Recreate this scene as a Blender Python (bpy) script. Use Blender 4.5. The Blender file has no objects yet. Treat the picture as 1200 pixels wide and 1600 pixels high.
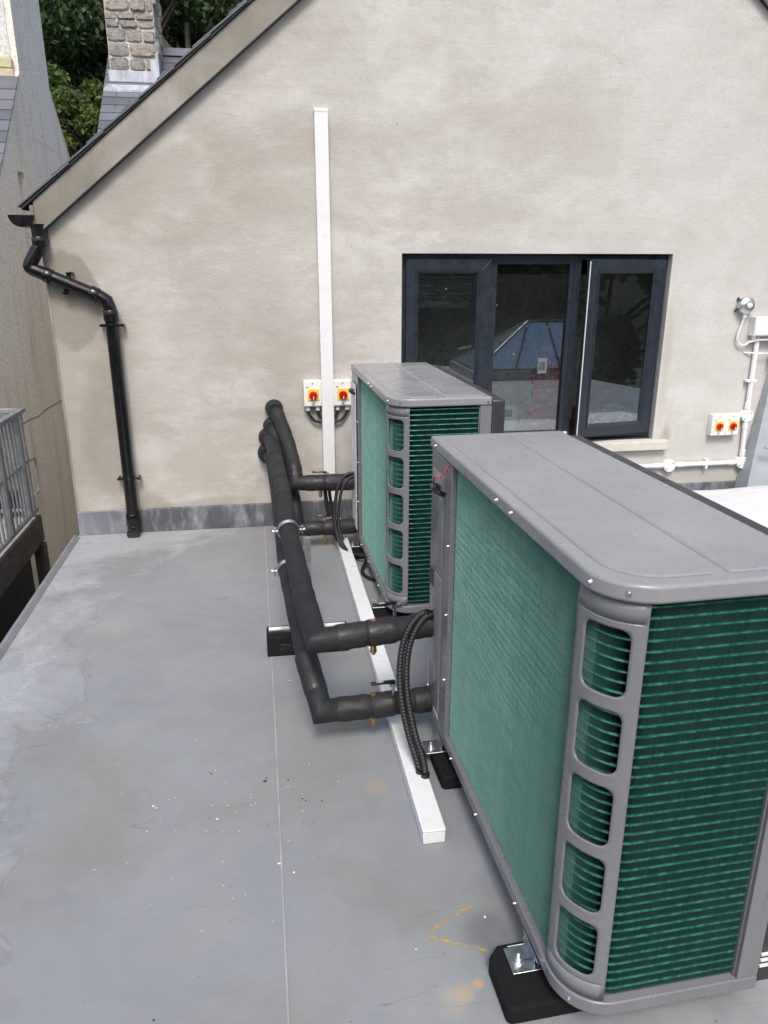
import bpy, bmesh, math, random
from mathutils import Vector, Matrix
R = math.radians
rnd = random.Random(7)
scene = bpy.context.scene
COL = scene.collection

# ------------------------------------------------------------------ materials
class N:
    def __init__(s, name):
        s.m = bpy.data.materials.new(name); s.m.use_nodes = True
        s.t = s.m.node_tree; s.t.nodes.clear()
        s.out = s.n('ShaderNodeOutputMaterial')
        s.b = s.n('ShaderNodeBsdfPrincipled'); s.l(s.b.outputs[0], s.out.inputs[0])
        s.tc = s.n('ShaderNodeTexCoord').outputs['Object']
    def n(s, typ, **k):
        o = s.t.nodes.new(typ)
        for a, v in k.items(): setattr(o, a, v)
        return o
    def l(s, a, b): s.t.links.new(a, b)
    def set(s, **k):
        for a, v in k.items():
            i = s.b.inputs[a.replace('_', ' ')]
            if hasattr(v, 'links') or isinstance(v, bpy.types.NodeSocket): s.l(v, i)
            else: i.default_value = v
        return s
    def co(s, scale=(1,1,1), loc=(0,0,0), rot=(0,0,0)):
        m = s.n('ShaderNodeMapping'); s.l(s.tc, m.inputs[0])
        m.inputs['Scale'].default_value = scale; m.inputs['Location'].default_value = loc; m.inputs['Rotation'].default_value = rot
        return m.outputs[0]
    def noise(s, scale, detail=4, rough=.55, co=None, dist=0):
        o = s.n('ShaderNodeTexNoise'); s.l(co or s.tc, o.inputs['Vector'])
        o.inputs['Scale'].default_value = scale; o.inputs['Detail'].default_value = detail
        o.inputs['Roughness'].default_value = rough; o.inputs['Distortion'].default_value = dist
        return o.outputs['Fac']
    def mr(s, v, a, b, c=0., d=1., smooth=False):
        o = s.n('ShaderNodeMapRange'); s.l(v, o.inputs['Value'])
        if smooth: o.interpolation_type = 'SMOOTHSTEP'
        for i, x in zip(('From Min','From Max','To Min','To Max'), (a,b,c,d)): o.inputs[i].default_value = x
        return o.outputs[0]
    def math(s, op, a, b=None):
        o = s.n('ShaderNodeMath', operation=op)
        for i, x in enumerate((a, b)):
            if x is None: continue
            if isinstance(x, (int, float)): o.inputs[i].default_value = x
            else: s.l(x, o.inputs[i])
        return o.outputs[0]
    def mix(s, f, a, b, mode='MIX'):
        o = s.n('ShaderNodeMix', data_type='RGBA', blend_type=mode)
        for i, x in ((0, f), (6, a), (7, b)):
            if isinstance(x, (int, float)): o.inputs[i].default_value = x
            elif isinstance(x, tuple): o.inputs[i].default_value = (*x, 1)
            else: s.l(x, o.inputs[i])
        return o.outputs[2]
    def bump(s, h, strength=.5, dist=.01, prev=None):
        o = s.n('ShaderNodeBump'); s.l(h, o.inputs['Height'])
        o.inputs['Strength'].default_value = strength; o.inputs['Distance'].default_value = dist
        if prev is not None: s.l(prev, o.inputs['Normal'])
        s.l(o.outputs[0], s.b.inputs['Normal']); return o.outputs[0]
    def sep(s):
        o = s.n('ShaderNodeSeparateXYZ'); s.l(s.tc, o.inputs[0]); return o.outputs
    def island(s):
        return s.n('ShaderNodeNewGeometry').outputs['Random Per Island']

def simple(name, col, rough=.5, metal=0., var=.12, vs=9., bs=60., bump=.12, bd=.002, rv=.1, isl=0.):
    m = N(name)
    dark = tuple(c*(1-var) for c in col); lite = tuple(min(1, c*(1+var)) for c in col)
    c = m.mix(m.mr(m.noise(vs, 5), .3, .7), dark, lite)
    if isl: c = m.mix(m.mr(m.island(), 0, 1, 0, isl), c, (0, 0, 0))
    r = m.mr(m.noise(vs*2.3, 4), .3, .7, max(.02, rough-rv), min(1, rough+rv))
    m.set(Base_Color=c, Roughness=r, Metallic=metal)
    if bump: m.bump(m.noise(bs, 3), bump, bd)
    return m.m

MAT = {}
MAT['cap'] = simple('grey_paint', (.235,.24,.245), .24, var=.05, bump=0, rv=.06)
def capm():
    m = N('grey_lid_paint')
    c = m.mix(m.mr(m.noise(3, 5, .6), .35, .65), (.225,.23,.236), (.25,.255,.26))
    c = m.mix(m.mr(m.noise(7, 6, .7, dist=.5), .5, .75, 0, .35), c, (.33,.335,.335))
    c = m.mix(m.mr(m.noise(120, 3, .6), .68, .74, 0, .5), c, (.42,.42,.42))
    m.set(Base_Color=c, Roughness=m.mr(m.noise(4, 5, .6), .35, .65, .2, .36)); return m.m
MAT['cap'] = capm()
MAT['casing'] = simple('grey_paint_casing', (.165,.168,.178), .3, var=.06, bump=0, rv=.08)
MAT['charcoal'] = simple('charcoal_plastic', (.03,.031,.036), .45, var=.08, bump=0)
MAT['black'] = simple('black_plastic', (.006,.006,.007), .22, var=.3, bump=0)
MAT['core'] = simple('dark_inner', (.012,.02,.019), .8, var=.2, bump=0)
MAT['white'] = simple('white_pvc', (.70,.71,.72), .3, var=.02, bump=0)
MAT['whitebox'] = simple('offwhite_plastic', (.72,.72,.69), .38, var=.03, bump=0)
MAT['yellow'] = simple('yellow_plastic', (.8,.53,.06), .4, var=.06, bump=0)
MAT['red'] = simple('red_plastic', (.45,.005,.008), .3, var=.08, bump=0)
MAT['blue'] = simple('blue_print', (.08,.14,.4), .5, bump=0)
MAT['ink'] = simple('dark_ink', (.03,.03,.035), .5, bump=0)
MAT['whiteink'] = simple('white_ink', (.7,.7,.7), .5, bump=0)
MAT['galv'] = simple('galvanised_steel', (.55,.56,.57), .35, 1., var=.2, vs=30, bump=.08, bd=.001, bs=80)
MAT['galvrail'] = simple('weathered_galvanised_rail', (.27,.285,.31), .55, .45, var=.25, vs=14, bump=.1, bd=.001, bs=90)
MAT['brass'] = simple('brass', (.55,.33,.12), .35, 1., var=.3, vs=60, bump=0)
MAT['window'] = simple('anthracite_frame', (.017,.023,.034), .34, var=.12, bump=0)
MAT['sealwhite'] = simple('white_seal', (.75,.75,.73), .5, var=.05)
MAT['soffit'] = simple('dark_fascia', (.03,.03,.03), .5, var=.2)
MAT['bag_red'] = simple('red_packet', (.6,.06,.075), .35, var=.5, vs=22, bump=.5, bd=.01, bs=25)
def packet():
    m = N('printed_red_packet')
    c = m.mix(m.mr(m.noise(9, 3, co=m.co((1,1,1.8))), .35, .65), (.30,.02,.03), (.55,.06,.08))
    c = m.mix(m.mr(m.noise(16, 5, .7, dist=1.4), .56, .62, 0, .85), c, (.75,.68,.68))
    m.set(Base_Color=c, Roughness=.35); m.bump(m.noise(22, 4, .6, dist=1.), 1., .02); return m.m
MAT['bag_red'] = packet()
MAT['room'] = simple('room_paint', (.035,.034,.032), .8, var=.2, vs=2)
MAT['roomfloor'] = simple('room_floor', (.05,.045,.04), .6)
MAT['grass'] = simple('ground_soil', (.03,.042,.016), .9, var=.5, vs=1.3, bump=.5, bd=.05, bs=5)
MAT['bark'] = simple('bark', (.09,.075,.06), .9, var=.4, vs=20, bump=.6, bd=.01, bs=40)
MAT['twig'] = simple('bare_twig', (.28,.25,.19), .8, var=.3, bump=0)
MAT['sillstone'] = simple('cast_stone', (.52,.5,.45), .85, var=.08, vs=12, bump=.2, bd=.003)
MAT['hill'] = simple('hill_undergrowth', (.018,.03,.013), .95, var=.4, vs=2, bump=.8, bd=.1, bs=4)
MAT['rustbeam'] = simple('dull_steel_beam', (.075,.07,.066), .7, .2, var=.35, vs=8, bump=.1)
MAT['cream'] = simple('cream_stone', (.5,.46,.3), .8, var=.25, vs=12, bump=.3, bd=.004)
MAT['mesh_floor'] = simple('landing_concrete', (.33,.32,.3), .85, var=.2, vs=25, bump=.3, bd=.003, bs=80)
MAT['redtile'] = simple('red_tile', (.3,.1,.06), .8)
MAT['pinkwire'] = simple('red_wire', (.5,.08,.09), .4, bump=0)

def rubber():
    m = N('black_rubber')
    f = m.noise(140, 3)
    sp = m.mr(m.noise(420, 2), .66, .72)
    c = m.mix(sp, (.010,.010,.011), (.05,.05,.052))
    m.set(Base_Color=c, Roughness=.9, Specular_IOR_Level=.15); m.bump(f, .6, .003); return m.m
MAT['rubber'] = rubber()
def foam():
    m = N('black_pipe_foam')
    c = m.mix(m.mr(m.noise(8, 5), .3, .72), (.007,.0075,.009), (.015,.016,.019))
    m.set(Base_Color=c, Roughness=m.mr(m.noise(12, 3), .35, .65, .62, .88))
    b = m.bump(m.noise(25, 4), .5, .004); m.bump(m.noise(260, 2), .25, .001, b); return m.m
MAT['foam'] = foam()
def tape():
    m = N('black_tape')
    m.set(Base_Color=(.014,.014,.016,1), Roughness=m.mr(m.noise(20, 4), .35, .65, .42, .7))
    b = m.bump(m.noise(26, 4, co=m.co((1,2,2))), .6, .005); return m.m
MAT['tape'] = tape()
def cable():
    m = N('black_cable'); m.set(Base_Color=(.012,.012,.013,1), Roughness=.55); return m.m
MAT['cable'] = cable()

def render_wall():
    m = N('cement_render')
    X, _, Z = m.sep()
    big = m.noise(.9, 5, .55, dist=.15)
    mid = m.noise(3.1, 6, .6, co=m.co((1,1,1.5), (3,1,2)), dist=.2)
    trow = m.noise(2.0, 5, .6, co=m.co((.5,1,4.2), (7,0,1)), dist=.3)
    c = m.mix(m.mr(big, .34, .66), (.365,.35,.315), (.47,.462,.433))
    c = m.mix(m.mr(mid, .44, .62, 0, .7), c, (.57,.56,.53))
    c = m.mix(m.mr(trow, .48, .72, 0, .42), c, (.37,.34,.295))
    blot = m.noise(1.7, 6, .7, co=m.co((.7,1,1.3),loc=(11,4,5)), dist=.3)
    c = m.mix(m.mr(blot, .50, .64, 0, .7), c, (.345,.32,.28))
    # right half is a shade cooler
    c = m.mix(m.mr(X, .0, 2.4, 0, .55), c, (.545,.545,.53))
    c = m.mix(m.mr(m.math('ADD', X, m.math('MULTIPLY', m.noise(1.3, 4, .6, co=m.co(loc=(2,9,4))), .9)), -.9, 1.0, .45, 0), c, (.365,.34,.295))
    c = m.mix(m.mr(m.noise(26, 5, .7), .45, .65, 0, .14), c, (.33,.315,.28))
    # damp patches with their own outline
    wob = m.noise(2.6, 4, .5, co=m.co(loc=(5,0,9)))
    wob2 = m.noise(9, 4, .6)
    def patch(cx, cz, rx, rz, soft, amt, col, wa=.9):
        nonlocal c
        dx = m.math('DIVIDE', m.math('SUBTRACT', X, cx), rx); dz = m.math('DIVIDE', m.math('SUBTRACT', Z, cz), rz)
        d = m.math('SQRT', m.math('ADD', m.math('MULTIPLY', dx, dx), m.math('MULTIPLY', dz, dz)))
        d = m.math('ADD', d, m.math('MULTIPLY', m.math('SUBTRACT', wob, .5), wa*1.6))
        d = m.math('ADD', d, m.math('MULTIPLY', m.math('SUBTRACT', wob2, .5), .25))
        f = m.mr(d, 1.0-soft, 1.0, amt, 0., True)
        c = m.mix(f, c, col)
    damp = (.21,.19,.155)
    patch(-1.08, 1.42, .2, .27, .14, .72, damp, .7)
    patch(-1.14, .9, .35, .95, .6, .5, (.29,.262,.215), .5)
    patch(-.93, .62, .18, .5, .5, .4, damp, .5)
    patch(-.74, .1, .2, .17, .35, .5, damp)
    patch(-.3, .16, .3, .06, .5, .3, damp)
    patch(2.705, .50, .06, .12, .6, .6, (.28,.26,.22), 1.3)
    patch(2.65, 1.0, .05, .6, .8, .5, (.38,.345,.29), .5)
    patch(3.1, .2, .5, .12, .6, .3, damp)
    patch(.1, 1.95, .35, .18, .8, .45, (.33,.30,.25), .9)
    patch(3.5, 1.25, .3, .5, .8, .55, (.33,.32,.30), .6)
    patch(1.75, 2.4, .8, .3, .8, .35, (.40,.385,.35), .9)
    # pits / specks
    vo = m.n('ShaderNodeTexVoronoi'); m.l(m.tc, vo.inputs['Vector']); vo.inputs['Scale'].default_value = 5
    c = m.mix(m.mr(vo.outputs['Distance'], .012, .03, .75, 0), c, (.2,.17,.14))
    c = m.mix(m.mr(m.noise(70, 3), .3, .7, 0, .12), c, (.25,.23,.2))
    m.set(Base_Color=c, Roughness=.9)
    b = m.bump(m.noise(4, 6, .6, dist=.5), .35, .02)
    b = m.bump(m.noise(16, 5, .7, co=m.co((1,1,2.2))), .3, .006, b); m.bump(m.noise(110, 4), .5, .003, b)
    return m.m
MAT['wall'] = render_wall()
def barge():
    m = N('bargeboard_render')
    c = m.mix(m.mr(m.noise(2.2, 5, .6, dist=.6), .35, .65), (.19,.178,.152), (.36,.345,.31))
    c = m.mix(m.mr(m.noise(1.1, 3, co=m.co(loc=(4,4,4))), .46, .62, 0, .6), c, (.155,.142,.118))
    m.set(Base_Color=c, Roughness=.8); m.bump(m.noise(60, 4), .25, .003); return m.m
MAT['barge'] = barge()
def pebble(name, a, b, s=1.):
    m = N(name)
    X, Y, Z = m.sep()
    c = m.mix(m.mr(m.noise(1.1, 5, .6, co=m.co((1,1.6,.45)), dist=.4), .35, .65), a, b)
    c = m.mix(m.mr(m.noise(2.0, 5, .7, co=m.co((1,2.2,.3), (3,3,3))), .5, .72, 0, .45), c, (.32,.32,.27))
    c = m.mix(m.mr(m.noise(32, 5, .75), .48, .64, .0, .6), c, (.36,.345,.29))
    m.set(Base_Color=c, Roughness=.95)
    vo = m.n('ShaderNodeTexVoronoi'); m.l(m.tc, vo.inputs['Vector']); vo.inputs['Scale'].default_value = 42
    b = m.bump(m.noise(26, 5, .75), .5, .014); m.bump(vo.outputs['Distance'], .45, .005, b); return m.m
MAT['pebble'] = pebble('pebbledash', (.85,.81,.72), (.9,.88,.82))
MAT['pebblewhite'] = pebble('painted_roughcast', (.66,.66,.65), (.74,.74,.73), 1.)

def membrane():
    m = N('grey_roof_membrane')
    X, Y, Z = m.sep()
    c = m.mix(m.mr(m.noise(.9, 5, .55, dist=.6), .32, .68), (.198,.214,.232), (.246,.262,.278))
    c = m.mix(m.mr(m.noise(3.4, 7, .72, dist=.9), .42, .68, 0, .55), c, (.27,.28,.275))
    # brownish and greenish dirt films
    c = m.mix(m.mr(m.noise(1.6, 5, .65, co=m.co(loc=(8,2,0)), dist=.8), .48, .68, 0, .5), c, (.20,.185,.155))
    c = m.mix(m.mr(m.noise(2.2, 5, .65, co=m.co(loc=(2,7,0)), dist=.8), .55, .75, 0, .35), c, (.17,.20,.18))
    # dried puddle residue toward the left edge and the wall, meandering outlines
    wob = m.noise(2.3, 6, .65, dist=1.2)
    left = m.math('ADD', m.mr(X, -1.2, -.15, 1., 0.), m.mr(Y, 4.1, 4.66, 0., .75))
    d = m.math('ADD', left, m.math('MULTIPLY', m.math('SUBTRACT', wob, .5), 1.5))
    c = m.mix(m.mr(d, .55, 1.05, 0, .55, True), c, (.36,.385,.40))
    ridge = m.math('ABSOLUTE', m.math('SUBTRACT', d, .66))
    c = m.mix(m.mr(ridge, 0., .035, .42, 0.), c, (.14,.145,.145))
    ridge3 = m.math('ABSOLUTE', m.math('SUBTRACT', d, .95))
    c = m.mix(m.mr(ridge3, 0., .02, .45, 0.), c, (.42,.44,.44))
    ridge2 = m.math('ABSOLUTE', m.math('SUBTRACT', m.noise(3.3, 5, .7, co=m.co(loc=(1,5,0)), dist=2.5), .52))
    f2 = m.math('MULTIPLY', m.mr(ridge2, 0., .012, .6, 0.), m.mr(left, .35, .8))
    c = m.mix(f2, c, (.15,.155,.155))
    # local stains
    def spot(cx, cy, r, amt, col, w=1.):
        nonlocal c
        dx = m.math('SUBTRACT', X, cx); dy = m.math('SUBTRACT', Y, cy)
        dd = m.math('DIVIDE', m.math('SQRT', m.math('ADD', m.math('MULTIPLY', dx, dx), m.math('MULTIPLY', dy, dy))), r)
        dd = m.math('ADD', dd, m.math('MULTIPLY', m.math('SUBTRACT', m.noise(12, 4, .6), .5), w))
        c = m.mix(m.mr(dd, .3, 1., amt, 0., True), c, col)
    spot(.365, 1.235, .06, .4, (.40,.34,.26))
    spot(.39, 1.25, .035, .45, (.5,.31,.15))
    spot(.43, 1.27, .02, .7, (.5,.3,.15))
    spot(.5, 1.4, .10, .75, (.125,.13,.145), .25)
    spot(.3, 2.0, .06, .35, (.38,.28,.19))
    spot(.22, 2.35, .12, .35, (.32,.29,.2))
    spot(.3, 1.3, .2, .3, (.3,.32,.32))
    spot(-.75, 3.3, .16, .12, (.40,.33,.24))
    spot(.25, 4.35, .3, .4, (.3,.27,.2))
    spot(1.9, .9, 1.6, .5, (.33,.33,.33))
    # scuff scratches
    for k, (rz, sc) in enumerate(((.6, 5), (1.9, 6), (-.5, 5))):
        w = m.noise(sc, 2, .4, co=m.co((.35,3.2,1), (k*3,k,0), (0,0,rz)), dist=.2)
        f = m.math('MULTIPLY', m.mr(m.math('ABSOLUTE', m.math('SUBTRACT', w, .5)), 0, .0035, .55, 0), m.mr(m.noise(1.9, 2, co=m.co(loc=(k*5,3,0))), .52, .6))
        c = m.mix(f, c, (.12,.125,.13))
    c = m.mix(m.mr(m.noise(160, 3), .3, .7, 0, .10), c, (.1,.1,.1))
    vo = m.n('ShaderNodeTexVoronoi'); m.l(m.tc, vo.inputs['Vector']); vo.inputs['Scale'].default_value = 9
    c = m.mix(m.mr(vo.outputs['Distance'], .018, .03, .8, 0), c, (.07,.065,.06))
    m.set(Base_Color=c, Roughness=m.mr(m.noise(2.5, 5, .6), .3, .7, .42, .66))
    b = m.bump(m.noise(2.2, 4, .5), .35, .03)
    m.bump(m.noise(60, 4), .12, .002, b)
    return m.m
MAT['membrane'] = membrane()
MAT['seam'] = simple('seam_weld', (.29,.305,.30), .5, var=.2)
MAT['paletrim'] = simple('pale_membrane', (.33,.365,.39), .5, var=.12)
MAT['trim'] = simple('membrane_trim', (.19,.2,.215), .4, var=.12)

def lead():
    m = N('lead_sheet')
    c = m.mix(m.mr(m.noise(5, 5, .6), .35, .65), (.085,.088,.10), (.14,.145,.16))
    st = m.noise(7, 5, .7, co=m.co((1.3,1,.4)))
    c = m.mix(m.mr(st, .5, .74, 0, .75), c, (.42,.45,.5))
    X, Y, Z = m.sep()
    c = m.mix(m.mr(m.math('ADD', X, m.math('MULTIPLY', m.noise(5, 3), .5)), -1.1, -.55, .55, 0.), c, (.42,.46,.52))
    m.set(Base_Color=c, Roughness=.5, Metallic=.35); m.bump(m.noise(18, 4), .3, .006); return m.m
MAT['lead'] = lead()
def leadw():
    m = N('pale_lead'); c = m.mix(m.mr(m.noise(9, 5, co=m.co((2,1,.6))), .35, .65), (.3,.33,.38), (.5,.54,.6))
    m.set(Base_Color=c, Roughness=.5, Metallic=.2); return m.m
MAT['palelead'] = leadw()
def slate():
    m = N('slate')
    c = m.mix(m.mr(m.island(), 0, 1), (.075,.085,.105), (.135,.145,.17))
    c = m.mix(m.mr(m.noise(6, 5, .7), .45, .75, 0, .35), c, (.2,.205,.21))
    m.set(Base_Color=c, Roughness=.5); m.bump(m.noise(30, 5), .3, .004); return m.m
MAT['slate'] = slate()
def stone():
    m = N('rubble_stone')
    r = m.island()
    ramp = m.n('ShaderNodeValToRGB'); m.l(r, ramp.inputs[0]); e = ramp.color_ramp
    e.elements[0].color = (.20,.20,.205,1); e.elements[1].color = (.42,.39,.32,1)
    for p, c in ((.3,(.27,.265,.26)),(.5,(.34,.27,.22)),(.65,(.22,.215,.21)),(.85,(.36,.34,.28))):
        k = e.elements.new(p); k.color = (*c, 1)
    c = m.mix(m.mr(m.noise(14, 6, .75, dist=.6), .35, .7, 0, .8), ramp.outputs[0], (.5,.48,.45))
    c = m.mix(m.mr(m.noise(22, 6, .75, co=m.co(loc=(4,4,4))), .5, .7, 0, .8), c, (.1,.095,.09))
    m.set(Base_Color=c, Roughness=.9); m.bump(m.noise(20, 6, .7), 1., .03); return m.m
MAT['stone'] = stone()
MAT['mortar'] = simple('lime_mortar', (.48,.44,.38), .95, var=.3, vs=18, bump=.8, bd=.015, bs=40)

def leaf(name, a, b, c3):
    m = N(name)
    c = m.mix(m.mr(m.noise(1.1, 3), .35, .65), a, b)
    c = m.mix(m.mr(m.island(), .6, 1, 0, .8), c, c3)
    m.set(Base_Color=c, Roughness=.6, Specular_IOR_Level=.25)
    tr = m.n('ShaderNodeBsdfTranslucent'); m.l(c, tr.inputs[0])
    mx = m.n('ShaderNodeMixShader'); mx.inputs[0].default_value = .25
    m.l(m.b.outputs[0], mx.inputs[1]); m.l(tr.outputs[0], mx.inputs[2]); m.l(mx.outputs[0], m.out.inputs[0])
    return m.m
MAT['leaf_dark'] = leaf('leaf_dark', (.028,.055,.024), (.05,.085,.032), (.08,.125,.04))
MAT['leaf_mid'] = leaf('leaf_mid', (.05,.09,.026), (.08,.13,.038), (.14,.19,.05))
MAT['leaf_lite'] = leaf('leaf_lite', (.05,.085,.022), (.08,.12,.03), (.17,.19,.05))

def fin():
    m = N('green_aluminium_fin')
    c = m.mix(m.mr(m.island(), 0, 1), (.10,.29,.255), (.15,.37,.325))
    c = m.mix(m.mr(m.noise(6, 5, .7, co=m.co((1,1,.5))), .5, .75, 0, .35), c, (.26,.48,.43))
    m.set(Base_Color=c, Roughness=.36, Metallic=.65); return m.m
MAT['fin'] = fin()
def finedge():  # pale teal colour stands in for sky sheen on the left coil face
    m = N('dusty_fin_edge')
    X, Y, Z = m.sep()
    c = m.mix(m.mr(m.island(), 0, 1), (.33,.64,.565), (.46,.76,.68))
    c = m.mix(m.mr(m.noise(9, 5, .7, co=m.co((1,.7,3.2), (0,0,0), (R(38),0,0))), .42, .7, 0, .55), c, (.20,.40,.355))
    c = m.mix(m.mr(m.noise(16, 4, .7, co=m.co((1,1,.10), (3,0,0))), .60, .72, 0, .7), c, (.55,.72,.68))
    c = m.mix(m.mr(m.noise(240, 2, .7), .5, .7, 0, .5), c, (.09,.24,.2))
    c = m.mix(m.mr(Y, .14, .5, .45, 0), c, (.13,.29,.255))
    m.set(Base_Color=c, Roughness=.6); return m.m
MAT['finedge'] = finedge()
def tubem():
    m = N('green_coil_tube')
    c = m.mix(m.mr(m.noise(60, 3), .4, .65), (.02,.14,.11), (.10,.34,.28))
    m.set(Base_Color=c, Roughness=.22, Metallic=.5); m.bump(m.noise(150, 3), .3, .002); return m.m
MAT['tube'] = tubem()

def glass():
    m = N('window_glass')
    tr = m.n('ShaderNodeBsdfTransparent'); tr.inputs[0].default_value = (.86,.9,.9,1)
    gl = m.n('ShaderNodeBsdfGlossy'); gl.inputs['Roughness'].default_value = .006
    gl.inputs[0].default_value = (.9,.95,1,1)
    bp = m.n('ShaderNodeBump'); m.l(m.noise(1.2, 2), bp.inputs['Height']); bp.inputs['Strength'].default_value = .05; bp.inputs['Distance'].default_value = .004
    m.l(bp.outputs[0], gl.inputs['Normal'])
    fr = m.n('ShaderNodeFresnel'); fr.inputs[0].default_value = 1.5
    f = m.mr(fr.outputs[0], 0, 1, .11, 1.)
    # few water marks
    vo = m.n('ShaderNodeTexVoronoi'); m.l(m.tc, vo.inputs['Vector']); vo.inputs['Scale'].default_value = 10
    mx = m.n('ShaderNodeMixShader'); m.l(f, mx.inputs[0]); m.l(tr.outputs[0], mx.inputs[1]); m.l(gl.outputs[0], mx.inputs[2])
    df = m.n('ShaderNodeBsdfDiffuse'); df.inputs[0].default_value = (.7,.7,.7,1)
    mx2 = m.n('ShaderNodeMixShader'); m.l(m.mr(vo.outputs['Distance'], .022, .04, .8, .004), mx2.inputs[0])
    m.l(mx.outputs[0], mx2.inputs[1]); m.l(df.outputs[0], mx2.inputs[2]); m.l(mx2.outputs[0], m.out.inputs[0])
    return m.m
MAT['glass'] = glass()
def film(name, tint, a):
    m = N(name)
    tr = m.n('ShaderNodeBsdfTransparent'); tr.inputs[0].default_value = (*tint, 1)
    m.set(Base_Color=(.75,.75,.77,1), Roughness=.12)
    m.bump(m.noise(18, 5, .65, dist=1.5), 1., .04)
    mx = m.n('ShaderNodeMixShader'); m.l(m.mr(m.noise(14, 5, .7, dist=1.), .45, .7, a*.4, a*1.9), mx.inputs[0])
    m.l(tr.outputs[0], mx.inputs[1]); m.l(m.b.outputs[0], mx.inputs[2]); m.l(mx.outputs[0], m.out.inputs[0]); return m.m
MAT['film'] = film('clear_plastic_film', (.98,.95,.96), .2)
MAT['milkfilm'] = film('milky_plastic_film', (.95,.95,.95), .55)
def lantern_glass():  # blue base colour stands in for the sky mirrored in the glazing
    m = N('sky_reflection_glass'); m.set(Base_Color=(.34,.50,.62,1), Roughness=.1, Metallic=.7); return m.m
MAT['skyglass'] = lantern_glass()
def sheet():
    m = N('white_sheeting')
    c = m.mix(m.mr(m.noise(4, 5, .6, dist=1.), .4, .7), (.60,.61,.62), (.68,.68,.69))
    c = m.mix(m.mr(m.noise(9, 5, .7, co=m.co(loc=(3,3,3))), .6, .75, 0, .4), c, (.5,.5,.49))
    m.set(Base_Color=c, Roughness=.45); m.bump(m.noise(5, 3, .5, dist=1.5), .35, .02); return m.m
MAT['sheet'] = sheet()
def paintmark():
    m = N('yellow_marker_paint')
    m.set(Base_Color=(.55,.40,.13,1), Roughness=.7)
    tr = m.n('ShaderNodeBsdfTransparent')
    mx = m.n('ShaderNodeMixShader'); m.l(m.mr(m.noise(70, 4, .75), .40, .64, 0, .65), mx.inputs[0])
    m.l(tr.outputs[0], mx.inputs[1]); m.l(m.b.outputs[0], mx.inputs[2]); m.l(mx.outputs[0], m.out.inputs[0]); return m.m
MAT['paint'] = paintmark()

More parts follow.
